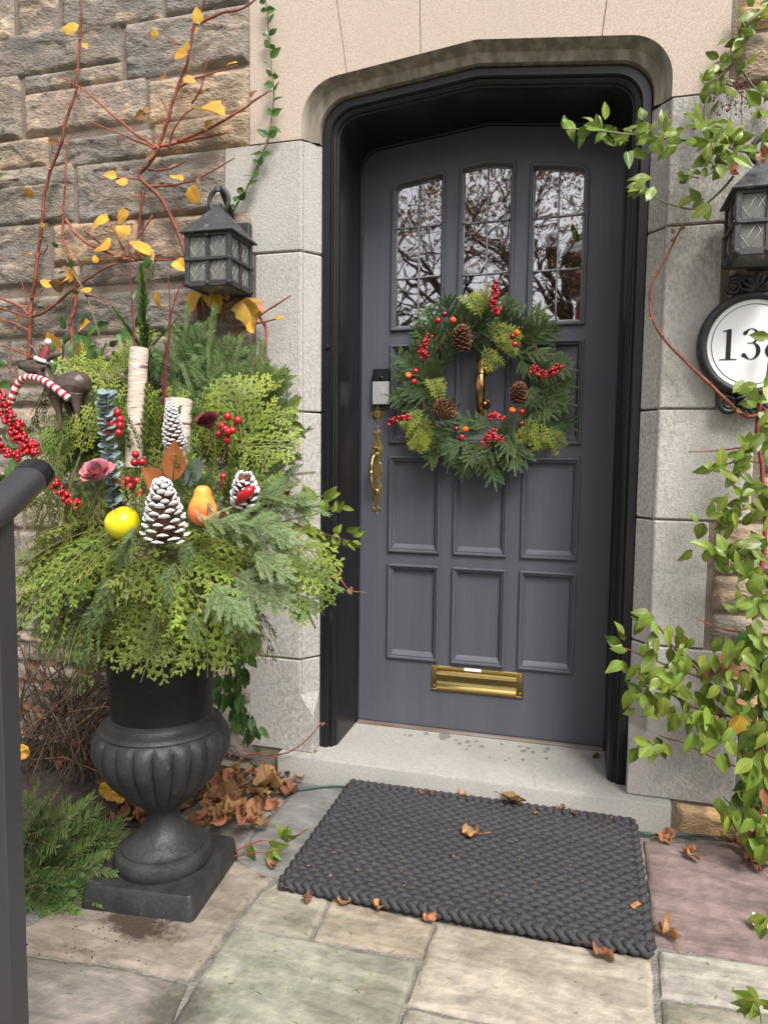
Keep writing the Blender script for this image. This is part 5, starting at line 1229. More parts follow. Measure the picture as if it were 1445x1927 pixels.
# ------------------------------------------------------------------ door mat
mat_c = [gr(*p, -.07) for p in ((652,1478),(1196,1541),(1234,1790),(527,1664))]
MW, MD, mx0, my0 = .905, .60, .088, -.668
mo_ = thing('doormat', 'thick woven charcoal rope doormat lying before the stone step', 'doormat', (mx0, my0, PZ))
b = MB(); NR = 31; lam = .037; rr_ = .0088
for i in range(NR):
    y = -MD/2+.028+(MD-.056)*i/(NR-1); P = []; n = int(MW/.0026)
    for k in range(n+1):
        x = -MW/2+.012+(MW-.024)*k/n; ph = 2*math.pi*x/lam+(math.pi if i % 2 else 0)+.3*math.sin(i*1.7)+.9*noise.noise(Vector((x*4,i*.9,2)))
        P.append((x, y+.0018*math.sin(ph)+.0024*noise.noise(Vector((x*7,i*.6,0))), .0155+.0030*math.cos(ph)+.0014*noise.noise(Vector((x*14,i*3,5)))))
    rv = random.Random(i); tw = rv.choice((1,1,1,1)); v = rv.uniform(.85,1.15); b.cur = (v,v,v)
    b.tube(P, rr_, 12, True, twist=lambda q, j: 1+.38*abs(math.sin(1.5*(q+j*.6)))-.24)
b.build('woven_rope', M['rope'], mo_)
def braid(path, name, amp=.0085, lam_=.075, r=.0092):
    b = MB(); Q = smooth_path(path, 1); L_ = 0
    tot = sum((Vector(path[i+1])-Vector(path[i])).length for i in range(len(path)-1))
    for s in range(3):
        P = []; n = int(tot/.0028)
        for k in range(n+1):
            d = tot*k/n; acc = 0
            for i in range(len(path)-1):
                a, c = Vector(path[i]), Vector(path[i+1]); l = (c-a).length
                if d <= acc+l or i == len(path)-2: t = (c-a).normalized(); p = a+t*(d-acc); break
                acc += l
            sd = Vector((-t.y,t.x,0)); ph = 2*math.pi*d/lam_+s*2*math.pi/3
            P.append(p+sd*amp*math.sin(ph)+Vector((0,0,.0175+.0065*math.sin(2*ph+.6))))
        b.tube(P, r, 10, True, twist=lambda q, j: 1+.38*abs(math.sin(1.5*(q+j*.6)))-.24)
    return b.build(name, M['rope'], mo_)
hw, hd_ = MW/2-.004, MD/2-.012
braid([(-hw,-hd_,0),(hw,-hd_,0)], 'edge_braid'); braid([(-hw,hd_,0),(hw,hd_,0)], 'edge_braid')
for s in (-1,1):
    P = []; b = MB()
    for k in range(300):
        y = -MD/2+.02+(MD-.04)*k/299; ph = math.pi*(k/299)*NR
        P.append((s*(MW/2-.006+.004*math.sin(ph)), y, .0155+.004*math.cos(ph)))
    b.tube(P, .0100, 12, True, twist=lambda q, j: 1+.38*abs(math.sin(1.5*(q+j*.5)))-.24); b.build('side_loop', M['rope'], mo_)
# cable
P = [gr(430,1500,PZ+.006), gr(500,1484,PZ+.006), gr(560,1487,PZ+.006), gr(640,1499,PZ+.006), Vector((.0,-.40,PZ+.006)), Vector((.45,-.395,PZ+.006)), gr(1215,1570,PZ+.006), gr(1300,1573,PZ+.006), gr(1420,1580,PZ+.006), gr(1600,1590,PZ+.006)]
P[3] = Vector((-.38,-.385,PZ+.006))
b = MB(); Q = smooth_path(P, 8); b.tube([q-P[0] for q in Q], .0042, 8); tag(b.build('cable', M['cable'], loc=P[0]), 'dark green cable lying along the foot of the stone step', 'cable')

# ------------------------------------------------------------------ fallen leaves
rg = random.Random(5)
shapes = ['maple','oak','heart','oval']
LM = {}
for s_ in shapes:
    for k in range(4):
        b = MB(); lobed(b, Matrix.Identity(4), s_, .06, random.Random(k*9+len(s_)), rg.uniform(.08,.35), rg.uniform(.08,.22), (1,1,1), .6 if k % 2 else .3); LM[s_, k] = b.mesh('fallen_leaf', M['leafbrown'])
def fallen(u, v, shape, size, label, k=0, z=PZ+.004, tilt=.3, group=None, me=None, cat='fallen leaf', rotz=None):
    p = gr(u, v, z); me = me or LM[shape, k % 4]
    Mx = Matrix.Translation(p+Vector((0,0,size*.10))) @ Matrix.Rotation(rg.uniform(0,6.28) if rotz is None else rotz, 4, 'Z') @ Matrix.Rotation(rg.uniform(-tilt,tilt), 4, 'X') @ Matrix.Rotation(rg.uniform(-tilt,tilt), 4, 'Y') @ Matrix.Scale(size*.9/.06, 4)
    return tag(inst(me, 'fallen_leaf', Mx), label, cat, group)
mz = PZ+.027
fallen(965,1512,'oak',.085,'orange brown lobed oak leaf standing on the back edge of the doormat',1,mz+.01,.5,rotz=.5)
fallen(888,1573,'maple',.062,'light brown leaf with long stalk in the middle of the doormat',1,mz,.25,rotz=3.3)
fallen(812,1494,'oval',.035,'small curled orange leaf on the back edge of the mat, near the left',0,mz,.6)
fallen(795,1492,'heart',.030,'tiny pale brown leaf beside the small curled orange one at the mat back edge',2,mz,.6)
fallen(871,1497,'oval',.038,'tan rounded leaf on the back edge of the mat, left of the oak leaf',3,mz,.5)
fallen(1008,1532,'oval',.024,'tiny folded orange leaf at the mat back edge, just right of the oak leaf',1,mz,.6)
fallen(1052,1524,'heart',.040,'curled orange brown leaf at the mat back edge, right of the tiny folded one',1,mz,.7)
fallen(1080,1532,'oval',.034,'flat reddish leaf at the mat back edge, between curled leaf and right corner',2,mz,.3)
fallen(1148,1540,'oval',.020,'tiny red leaf near the back right corner of the mat',0,mz,.4)
fallen(1197,1707,'oval',.030,'small curled orange leaf on the right side of the mat',1,mz,.4)
fallen(540,1674,'oval',.036,'curled orange leaf touching the front left corner of the mat',0,PZ+.01,.5)
fallen(578,1692,'heart',.036,'folded orange leaf on the paving just right of the mat front left corner',1,PZ+.01,.6)
fallen(645,1700,'heart',.042,'flat dark red leaf half under the front edge of the mat',2,PZ+.004,.1)
fallen(710,1710,'oval',.036,'pointed orange leaf at the mat front edge, right of the dark red one',3,PZ+.012,.5)
fallen(806,1728,'heart',.042,'red brown leaf at the front edge over the paving joint below the mat',0,PZ+.01,.4)
fallen(1135,1800,'oval',.060,'long red brown leaf sticking out from under the mat front right corner',1,PZ+.008,.25,rotz=-.5)
fallen(1258,1758,'oval',.062,'curled tan leaf with stalk on the red slab beside the mat',3,PZ+.012,.5,rotz=2.2)
fallen(1241,1748,'oval',.028,'narrow orange leaf between the curled tan leaf and the mat edge',0,PZ+.012,.6)
fallen(1253,1578,'maple',.062,'crumpled orange leaf on the red slab beside the end of the step',2,PZ+.012,.6)
fallen(1300,1604,'heart',.048,'crumpled tan leaf on the red slab, upper one of the close pair',1,PZ+.012,.6)
fallen(1304,1615,'oval',.055,'crumpled orange leaf on the red slab, lower one of the close pair',2,PZ+.012,.5)
fallen(1426,1634,'oval',.05,'curled tan leaf on the red slab at the right edge of view',1,PZ+.012,.5)
fallen(1372,1588,'heart',.07,'large dark brown leaf tucked under the lowest green vine leaves',3,PZ+.02,.7)
fallen(1122,1426,'maple',.038,'small dull brown crumpled leaf on the step by the right door post',0,.0,.8)
fallen(681,1361,'oval',.016,'tiny dried leaf on the step by the left door post',0,-.001,.5)
fallen(505,1482,'maple',.125,'largest brown leaf, spread flat on the heap beside the step',1,PZ+.035,.25,rotz=-.4)
fallen(562,1467,'oval',.045,'small pointed tan leaf with long stalk against the step front',1,PZ+.012,.5,rotz=3.6)
fallen(515,1632,'oval',.04,'rolled orange leaf on the paving under the small green sprig',3,PZ+.008,.4)
fallen(495,1650,'oval',.014,'tiny orange fragment on the paving left of the mat',2,PZ+.004,.3)
yl = MB(); lobed(yl, Matrix.Identity(4), 'heart', .06, random.Random(2), .3, .14); ylm = yl.mesh('fallen_leaf', M['leafyellow'])
fallen(205,1490,'heart',.085,'bright yellow leaf standing left of the urn stem, left one of the pair',0,PZ+.06,.2,me=ylm).rotation_euler = (R(75),R(20),R(15))
fallen(228,1500,'heart',.075,'bright yellow leaf standing left of the urn stem, right one of the pair',0,PZ+.05,.2,me=ylm).rotation_euler = (R(70),R(-20),R(-20))
fallen(35,1420,'heart',.07,'yellow leaf hanging in the dry stems beside the handrail post',0,PZ+.1,.2,me=ylm).rotation_euler = (R(80),0,R(40))
HL, HG = 'crumpled brown leaf in the heap of leaves behind the black urn', 'heap of brown leaves behind the urn'
for i in range(95):
    if i < 68: u, v = rg.gauss(440,58), rg.gauss(1492,34)
    else: u, v = rg.uniform(180,330), rg.uniform(1440,1560)
    if i < 68 and (u > 545 or v > 1575 or v < 1400): u, v = rg.uniform(390,520), rg.uniform(1440,1530)
    p = gr(u, v, PZ)
    if p.y > -.37: v += 25
    hz = .035*math.exp(-((u-430)/70)**2)*rg.uniform(.2,1.3)
    fallen(u, v+hz*300, rg.choice(shapes), rg.uniform(.04,.09), HL, i, PZ+.008+hz, .9, HG)
for i in range(14): fallen(rg.uniform(1385,1480), rg.uniform(1560,1640), rg.choice(shapes), rg.uniform(.04,.08), 'brown leaf caught under the green vine at the right edge', i, PZ+.02, .8, 'brown leaves under the right vine')
b = MB(); lobed(b, Matrix.Identity(4), 'heart', .05, random.Random(4), .2, .2); o = b.build('paper_scrap', M['paper'], loc=gr(1430,1738,PZ+.02)); tag(o, 'small white crumpled scrap on the red slab at the right edge', 'paper')
b = MB()
for i in range(46):
    u, v = rg.uniform(560,1200), rg.uniform(1500,1770); p = gr(u, v, PZ+.0285)
    if abs(p.x-mx0) > MW/2-.02 or abs(p.y-my0) > MD/2-.02: continue
    b.cur = rt(.6,1.5,.2); leaf(b, p, (rg.uniform(-1,1),rg.uniform(-1,1),.1), (rg.uniform(-.4,.4),rg.uniform(-.4,.4),1), rg.uniform(.004,.013), rg.uniform(.003,.007), rt(.6,1.5,.2), .2, .2, 3)
o = b.build('leaf_crumbs', M['leafbrown']); o['kind'] = 'stuff'; o['label'] = 'brown leaf crumbs scattered over the rope doormat'
# needles shed on the paving
b = MB()
for i in range(120):
    u, v = (rg.gauss(480,150), rg.gauss(1800,70)) if i < 80 else (rg.uniform(500,1400), rg.uniform(1720,1927))
    if v < 1690: v = rg.uniform(1700,1927)
    p = gr(u, v, PZ+.0015); a = rg.uniform(0,6.28); d = Vector((math.cos(a), math.sin(a), rg.uniform(0,.2)))
    c = rg.choice(((1,1,1),(1.6,1.6,1.1),(.7,.9,.6))); b.cur = c; needle(b, p, d, Vector((-d.y,d.x,0)), rg.uniform(.008,.02), rg.uniform(.0012,.0022))
o = b.build('shed_needles', M['cedar']); o['kind'] = 'stuff'; o['label'] = 'green fir needles shed over the paving'
# crumbs of soil by the plinth
b = MB()
for i in range(110):
    u, v = rg.gauss(250,45), rg.gauss(1742,14)
    if i > 80: u, v = rg.gauss(140,60), rg.gauss(1795,18)
    s = rg.uniform(.0007,.0022); b.sphere(gr(u, v, PZ+s*.4), s, 5, 3)
o = b.build('soil_crumbs', M['soil'], smooth=False); o['kind'] = 'stuff'; o['label'] = 'dark soil crumbs spilt beside the urn plinth'

# ------------------------------------------------------------------ vines
rg = random.Random(9)
Z1 = 1/2.3306
def vine(label, cat_name, stems, leaves, stem_mat='stem', leaf_mats=('leafyellow',), Y=-.375, rad=.0042, name='climbing_vine', group=None, nodes=True):
    f0 = stems[0][0][0]; root = at(f0[0], f0[1], Y)
    t = thing(name, label, cat_name, root, group); sb = MB()
    for S in stems:
        pts, r0 = S; r0 *= 1.25 if stem_mat == 'stem' else 1.1
        Q = smooth_path([at(p[0], p[1], (p[2] if len(p) > 2 else Y)+rg.uniform(-.006,.006))-root for p in pts], 6); n = len(Q)
        Q = [q+Vector((noise.noise(q*22)*.0028, noise.noise(q*22+Vector((5,5,5)))*.003, noise.noise(q*22+Vector((9,1,3)))*.002)) for q in Q]
        v = rg.uniform(.8,1.35); sb.cur = (v, v*rg.uniform(.8,1.05), v)
        sb.tube(Q, [r0*(1-.55*i/(n-1))*(1.22 if nodes and i % 5 == 0 else 1) for i in range(n)], 7)
        if nodes:
            for i in range(4, n, 5):
                d = Vector((rg.uniform(-1,1),-.6,rg.uniform(-.3,1))).normalized(); sb.cur = (1.9,2.6,1.6)
                sb.tube([Q[i], Q[i]+d*.006, Q[i]+d*.011], [r0*.55,r0*.45,r0*.2], 5)
    sb.build('stem', M[stem_mat], t)
    byb = {}
    for lv in leaves:
        mt = lv[6] if len(lv) > 6 else leaf_mats[0]
        u, v, ang, L_, W_, Yl = lv[:6]; kz = rg.uniform(1.0,1.45) if len(lv) > 6 and lv[6] == 'leafyellow' else rg.uniform(.68,1.05); L_ *= kz; W_ *= kz*rg.uniform(.95,1.2)
        b = byb.setdefault(mt, MB()); p = at(u, v, Yl)-root; d = Vector((math.cos(R(ang)), -rg.uniform(.05,.35), math.sin(R(ang))))
        leaf(b, p, d, Vector((rg.uniform(-.5,.5), -1, rg.uniform(-.2,.7))), L_, W_, (rt(.6,1.3,.12) if mt in ('leaf','leafdark') else rt(.8,1.2,.08)), rg.uniform(-.15,.4), rg.uniform(.02,.32), 7, rg.uniform(0,.045), 'heart' if mt in ('leafyellow','leafbrown') else 'ovate', rg.uniform(-.7,.7))
    for mt, b in byb.items(): b.build('leaves', M[mt], t)
    return t
def zz(L_): return [(a*Z1, b*Z1) for a, b in L_]
cz = lambda L_: [(a/4.379, 380+b/4.379) for a, b in L_]
yl_ = lambda u, v, a, L_, W_=None, m_='leafyellow': (u, v, a, L_, W_ or L_*.72, -.40, m_)
vine('leftmost red brown climbing vine stem running the full height of the rubble wall', 'vine',
  [(cz([(240,1300),(245,1060),(250,950),(260,800),(290,640),(310,440)])+zz([(165,1110),(185,970),(195,850),(225,740),(270,620),(290,520),(325,430),(340,330),(350,170),(355,60),(350,-40)]), .0062),
   (zz([(325,380),(300,350),(270,340)]), .003), (cz([(245,930),(150,850),(0,795),(-60,770)]), .0042), (cz([(245,950),(120,910),(0,870),(-60,850)]), .004), (cz([(245,940),(215,800),(180,650)]), .0028), (cz([(250,940),(330,920),(440,850),(640,690),(800,580),(970,500)]), .0048), (cz([(235,1060),(120,1000),(0,960)]), .0035), (cz([(320,430),(370,400),(395,350)]), .0025), (cz([(250,790),(310,760),(370,710)]), .002), (cz([(270,1280),(180,1240),(40,1190),(-50,1170)]), .0035), (cz([(60,1300),(100,1450),(160,1590)]), .003)],
  [yl_(145,57,150,.045), yl_(158,80,-60,.025), yl_(112,268,170,.05,.03,'leafbrown'), yl_(65,365,160,.035), yl_(60,478,190,.045), yl_(120,540,170,.06,.045,'leafbrown'), yl_(98,540,150,.05,.035), yl_(40,595,200,.03,.02,'leafbrown'), yl_(30,615,230,.03,.02,'leafbrown'), yl_(85,637,30,.055,.03,'leafbrown'), yl_(62,590,20,.03,.02,'leafbrown'), yl_(5,600,200,.03,.02,'leafbrown'), yl_(75,424,10,.02), yl_(98,655,-70,.06,.05), (0,255,40,.035,.02,-.4,'leafdark'), (2,300,150,.03,.02,-.4,'leafdark'), (4,330,200,.03,.02,-.4,'leafdark'), (12,690,120,.05,.03,-.42,'leafdark'), (20,720,200,.05,.03,-.42,'leafdark'), (35,745,170,.05,.03,-.42,'leafdark'), (120,650,70,.05,.03,-.42,'leafdark'), (108,660,110,.05,.035,-.42,'leafyellow')])
vine('slender red vine stem second from the left, with a green leafy shoot', 'vine',
  [(cz([(600,1200),(585,1050),(580,980),(615,880),(625,780),(610,600),(570,430),(530,330)])+zz([(275,1040),(275,940),(285,800),(292,690),(300,590)]), .005),
   (zz([(285,960),(350,1040),(430,1090),(540,1130),(590,1140)]), .0045), (zz([(370,1010),(430,1060),(500,1095)]), .003),(cz([(700,765),(820,790),(960,870)]), .003)],
  [yl_(133,520,200,.05), yl_(182,495,100,.03), yl_(150,620,20,.05), yl_(140,525,140,.045), yl_(170,548,150,.04), yl_(125,505,160,.035,.02,'leafbrown'),
   (110,463,160,.045,.028,-.4,'leafdark'),(128,500,20,.04,.025,-.4,'leafdark'),(122,512,180,.045,.024,-.4,'leafdark'),(150,550,170,.045,.02,-.4,'leafdark'),(165,590,215,.055,.03,-.4,'leafdark'),(180,612,235,.075,.035,-.42,'leafdark'),(186,616,20,.05,.035,-.42,'leafdark'),(120,620,80,.06,.035,-.42,'leafdark'),(150,640,40,.05,.03,-.42,'leafdark'),(190,655,-80,.06,.03,-.42,'leafdark'),(205,650,10,.05,.03,-.42,'leafdark')])
gs = MB(); q0 = at(118,470,-.39); gs.tube([p-q0 for p in smooth_path([at(118+a,380+b,-.39) for a, b in ((0,90),(18,130),(42,170),(58,215),(71,258))], 5)], .0024, 6)
tag(gs.build('green_shoot', M['greenstem'], loc=q0), 'bare green shoot slanting down the wall between the two left vines', 'vine')
vine('thick branching russet vine spreading over the wall beside the iron lantern', 'vine',
  [(zz([(880,1400),(860,1250),(815,1110),(780,1020),(740,930),(690,850),(610,775),(650,720),(690,660),(700,630),(735,530),(765,420),(800,330),(825,260),(845,130),(885,40),(905,-40)]), .0068),
   (zz([(860,105),(960,60),(1060,35),(1130,-10)]), .0042),(zz([(690,645),(600,590),(480,490),(380,400),(310,360)]), .0042),(zz([(680,650),(540,590),(400,535)]), .0036),(zz([(700,640),(850,610),(950,590),(1000,580)]), .0042),(zz([(780,620),(920,560),(1060,480),(1180,395)]), .0042),(zz([(740,500),(720,460),(705,425)]), .0025),(zz([(770,390),(860,340),(950,315),(1040,285)]), .0032),(zz([(840,450),(880,390),(890,340),(915,240)]), .003),(zz([(740,650),(760,570),(800,510),(850,470)]), .0035),
   (zz([(650,745),(740,740),(820,705)]), .003),(zz([(660,815),(760,810),(870,780),(1030,690)]), .0035),(zz([(620,785),(500,780),(440,785)]), .0028),(zz([(630,840),(620,900),(610,1000),(595,1130)]), .0048),(zz([(670,945),(640,990),(612,1040)]), .0032),(zz([(600,1135),(700,1140),(815,1132)]), .004),(zz([(560,1125),(520,1050),(475,960)]), .003),(zz([(740,180),(790,195),(720,150)]), .002),(zz([(745,945),(780,920),(830,910)]), .002),(zz([(580,860),(640,868),(690,865)]), .002)],
  [yl_(372,205,-20,.085,.07), yl_(330,98,-30,.06,.035), yl_(345,85,-30,.04), yl_(298,64,170,.035), yl_(300,150,20,.05,.03,'leafbrown'), yl_(345,146,-10,.04), yl_(275,212,200,.05,.035,'leafbrown'), yl_(268,205,-20,.05,.03,'leafbrown'), yl_(325,330,-30,.06,.045), yl_(355,352,-60,.055,.04), yl_(256,345,-90,.04,.035), yl_(220,333,170,.04), yl_(240,345,160,.04), yl_(425,125,20,.04), yl_(385,243,20,.04), yl_(240,395,230,.045,.03), yl_(205,412,190,.055,.045), yl_(210,450,210,.065,.045,'leafyellow'), yl_(258,452,-50,.07,.06), yl_(270,470,-40,.05,.05,'leafbrown'), yl_(245,440,150,.045), yl_(235,505,-100,.05,.03,'leafbrown'), yl_(228,480,170,.045,.025,'leafbrown'), yl_(330,490,-40,.06,.035,'leafyellow'), yl_(225,262,-100,.035,.03,'leafbrown'), yl_(315,315,10,.04,.02,'leafbrown'), yl_(290,288,200,.04,.025,'leafbrown'), yl_(372,335,-60,.03,.02,'leafbrown'), yl_(375,45,100,.04,.03), yl_(470,182,40,.03,.02,'leafbrown'), yl_(250,478,-20,.04,.03,'leafbrown'), yl_(370,60,100,.02)])
vine('russet vine with big yellow leaves under the left lantern, curling over the stone', 'vine',
  [([(400,660),(433,640),(480,600),(547,556)], .0042),([(440,617),(490,607),(530,597)], .0032),([(487,593),(500,620),(497,660),(475,695),(458,712)], .0045),([(395,650),(392,600),(378,545)], .0055),([(440,620),(432,600),(436,585)], .002),([(415,600),(425,575),(445,560)], .0025)],
  [yl_(462,560,-70,.085,.085), yl_(455,575,-20,.06,.05), yl_(440,570,190,.06,.04,'leafbrown'), yl_(402,552,-80,.06,.05), yl_(375,548,-110,.06,.05), yl_(388,545,-60,.055,.045), yl_(485,575,-30,.04,.03,'leafbrown'), yl_(518,598,10,.025,.012), yl_(490,668,-80,.04,.02,'leafbrown'), yl_(428,565,100,.05,.03,'leafbrown'), yl_(470,605,-60,.04,.03)])
# green vine over the lintel
pth = zz([(1020,930),(1060,860),(1110,770),(1160,650),(1185,560),(1200,420),(1195,330),(1185,230),(1175,100),(1165,-20)]); lv = []
for i, (u, v) in enumerate([(p.x, p.y) for p in smooth_path([(a, b, 0) for a, b in pth], 5)]):
    if i % 2 == 0:
        for s in (0, 1):
            if rg.random() < .78: lv.append((u, v, rg.uniform(-40,40)+180*s+(-20 if s else 20), rg.uniform(.028,.05), rg.uniform(.018,.028), -.36, 'leafdark'))
vine('thin green vine with small paired leaves trailing over the smooth lintel', 'vine', [(pth, .0034)], lv, 'greenstem', ('leafdark',), -.352, nodes=False)
# right hand vine
def cluster(u, v, n, sp, L0, L1, Y=-.45, ang=None, mt='leaf'):
    return [(rg.gauss(u, sp), rg.gauss(v, sp*.8), (rg.uniform(0,360) if ang is None else rg.gauss(ang, 45)), rg.uniform(L0,L1), rg.uniform(L0,L1)*.55, Y+rg.uniform(-.05,.04), mt) for _ in range(n)]
lv = []
for u, v in ((1065,240),(1085,245),(1110,237),(1135,240),(1150,255),(1170,245),(1185,265),(1200,240),(1215,250),(1235,235),(1250,250),(1270,245),(1290,255),(1310,240),(1260,270),(1225,262)): lv += cluster(u, v, 3, 9, .035, .06, -.46)
lv += cluster(1190,285,3,7,.05,.065,-.46,-100)+cluster(1330,225,10,12,.04,.06,-.42)+cluster(1345,165,12,13,.035,.06,-.4)+cluster(1350,120,8,10,.035,.055,-.39)+cluster(1390,95,8,14,.04,.065,-.39)+cluster(1395,55,10,14,.04,.06,-.39)+cluster(1420,20,8,14,.04,.06,-.39)+cluster(1350,280,12,16,.04,.06,-.45)+cluster(1375,265,8,14,.04,.06,-.48)+cluster(1330,320,8,14,.04,.06,-.44)+cluster(1410,275,10,18,.04,.06,-.5)+cluster(1440,170,10,14,.04,.06,-.39)+cluster(1440,200,5,10,.04,.06,-.39)
lv += cluster(1212,345,9,10,.05,.075,-.45,-120)+cluster(1325,375,5,10,.05,.065,-.43,-150)+cluster(1290,335,4,6,.03,.045,-.42)+cluster(1360,265,3,12,.05,.06,-.5,80)+cluster(1350,310,10,14,.035,.055,-.46)+cluster(1430,290,5,10,.03,.04,-.53,mt='leafbrown')+cluster(1372,318,4,6,.03,.045,-.48,mt='leafbrown')
vr = vine('leafy green vine reaching from the right edge over the door frame and right lantern', 'vine',
  [([(1470,0,-.38),(1420,30),(1400,60),(1385,110),(1350,150),(1330,185),(1327,230),(1345,285,-.43),(1370,310,-.44)], .0055),([(1345,285,-.43),(1300,265),(1240,258),(1170,250,-.46),(1110,245,-.48),(1058,240,-.5)], .004),([(1380,330,-.44),(1350,365),(1310,392),(1265,385),(1225,365,-.45),(1210,345,-.45)], .0032),([(1330,230),(1380,280),(1440,285,-.5)], .004),([(1395,130),(1420,165),(1450,190)], .003),([(1327,240),(1360,300),(1330,330)], .003),([(1315,335),(1290,332)], .002)],
  lv, 'greenstem', ('leaf',), -.41, name='climbing_vine', nodes=False)
sd_ = MB(); r0 = Vector(vr.location)
for i in range(120):
    u, v = rg.gauss(1375,24), rg.gauss(178,22); p = at(u, v, -.40+rg.uniform(-.02,.02))-r0; q = at(1385+rg.uniform(-25,25), 160+rg.uniform(-15,15), -.39)-r0
    sd_.sphere(p, rg.uniform(.0015,.0032), 6, 4); 
    if i % 3 == 0: sd_.tube([q, p], .0006, 4)
sd_.build('dried_seed_heads', M['twig'], vr)
lv = []
for u, v, n, s in ((1443,640,2,6),(1400,733,3,9),(1432,720,4,8),(1420,760,5,9),(1432,800,6,8),(1410,850,7,14),(1435,835,5,10),(1345,880,5,9),(1395,885,5,8),(1400,935,7,14),(1370,955,5,10),(1380,975,5,12),(1350,975,4,8),(1430,920,6,12),(1440,960,6,12),(1330,1045,6,13),(1360,1055,7,13),(1390,1065,7,14),(1400,1090,4,10),(1430,1030,8,16),(1440,1080,6,12),(1405,1140,7,12),(1430,1120,6,12),(1425,1165,6,12),(1325,985,2,6)): lv += cluster(u, v, n, s, .045, .07, -.46)
vine('green vine climbing the right edge past the house number, with bare russet shoots', 'vine',
  [([(1425,1640,-.40),(1432,1400),(1428,1250),(1420,1150),(1435,1050),(1440,950),(1432,870),(1425,800),(1445,700),(1460,600)], .007),([(1432,870),(1390,868),(1335,882,-.45)], .0028),([(1440,950),(1395,960),(1340,985,-.45)], .003),([(1435,1060),(1380,1050),(1320,1045,-.46)], .003),([(1440,830),(1380,845),(1295,851,-.44)], .0026),([(1470,1195),(1400,1190),(1350,1182),(1310,1163,-.46)], .003),([(1425,1150),(1400,1120),(1380,1130)], .0025),([(1470,930),(1400,955),(1345,990,-.46)], .0028)],
  lv, 'stem', ('leaf',), -.41, nodes=False)
vine('bare russet vine shoot arching over the pale jamb stones left of the house number', 'vine',
  [([(1470,760,-.42),(1420,782,-.42),(1395,778,-.41),(1345,732,-.40),(1290,680,-.37),(1240,625,-.36),(1224,585,-.36),(1226,535,-.36),(1250,490,-.36),(1268,455,-.36),(1282,428,-.36)], .0042)], [(1262,455,60,.02,.012,-.37,'leafbrown'),(1282,432,60,.025,.014,-.37,'leafbrown'),(1268,440,120,.018,.01,-.37,'leafbrown'),(1385,770,-20,.03,.018,-.43,'leafbrown')])
lv = []
def fill(poly, n, L0, L1, Y0, Y1, mt='leaf', ang=(-140,-40)):
    xs = [p[0] for p in poly]; ys = [p[1] for p in poly]; out = []; 
    while len(out) < n:
        u, v = rg.uniform(min(xs),max(xs)), rg.uniform(min(ys),max(ys)); ins = False
        for i in range(len(poly)):
            (x1,y1),(x2,y2) = poly[i], poly[i-1]
            if (y1 > v) != (y2 > v) and u < (x2-x1)*(v-y1)/(y2-y1)+x1: ins = not ins
        if ins: L_ = rg.uniform(L0,L1); out.append((u, v, rg.uniform(*ang), L_, L_*rg.uniform(.5,.62), rg.uniform(Y0,Y1), mt if rg.random() > .008 else 'leafyellow'))
    return out
lv += fill([(1200,1165),(1260,1160),(1320,1200),(1460,1190),(1460,1340),(1300,1360),(1230,1330),(1180,1290),(1170,1240),(1210,1230)], 128, .045, .075, -.56, -.40)
lv += fill([(1300,1330),(1460,1330),(1460,1480),(1400,1470),(1340,1430),(1300,1390)], 50, .055, .085, -.58, -.42)
lv += fill([(1340,1500),(1385,1480),(1460,1540),(1460,1600),(1380,1570)], 34, .05, .075, -.6, -.45)
lv += fill([(1400,1180),(1460,1180),(1460,1600),(1400,1560)], 50, .05, .08, -.5, -.38, 'leafdark')
lv += cluster(1170,1215,5,9,.045,.06,-.52,150)+cluster(1225,1160,5,8,.05,.07,-.47,170)+cluster(1235,1400,9,13,.05,.07,-.5,-110)+cluster(1215,1320,5,10,.05,.065,-.5)+cluster(1260,1290,6,12,.05,.07,-.5)
lv += [(1350,1235,-60,.06,.045,-.47,'leafbrown'),(1335,1255,-100,.05,.04,-.47,'leafbrown'),(1365,1250,-30,.05,.03,-.46,'leafbrown'),(1330,1335,-95,.05,.03,-.48,'leafbrown'),(1345,1345,-80,.055,.03,-.48,'leafbrown'),(1385,1318,-10,.035,.02,-.56,'leafbrown'),(1355,1245,-130,.06,.04,-.47,'leafbrown'),(1442,1480,-90,.06,.04,-.55,'leafbrown')]
vine('dense bushy green vine with broad leaves at the foot of the right jamb', 'vine',
  [([(1430,1640,-.45),(1410,1480),(1380,1350),(1330,1280),(1270,1220),(1235,1175,-.47)], .006),([(1380,1350),(1300,1330),(1250,1300),(1200,1290,-.5)], .0035),([(1330,1280),(1250,1250),(1175,1220,-.52)], .0035),([(1400,1450),(1330,1420),(1290,1400),(1240,1385,-.5)], .003),([(1400,1400),(1440,1300),(1450,1200)], .004),([(1420,1560),(1390,1530),(1360,1500)], .003)],
  lv, 'brownstem', ('leaf',), -.45, name='climbing_vine', nodes=False)
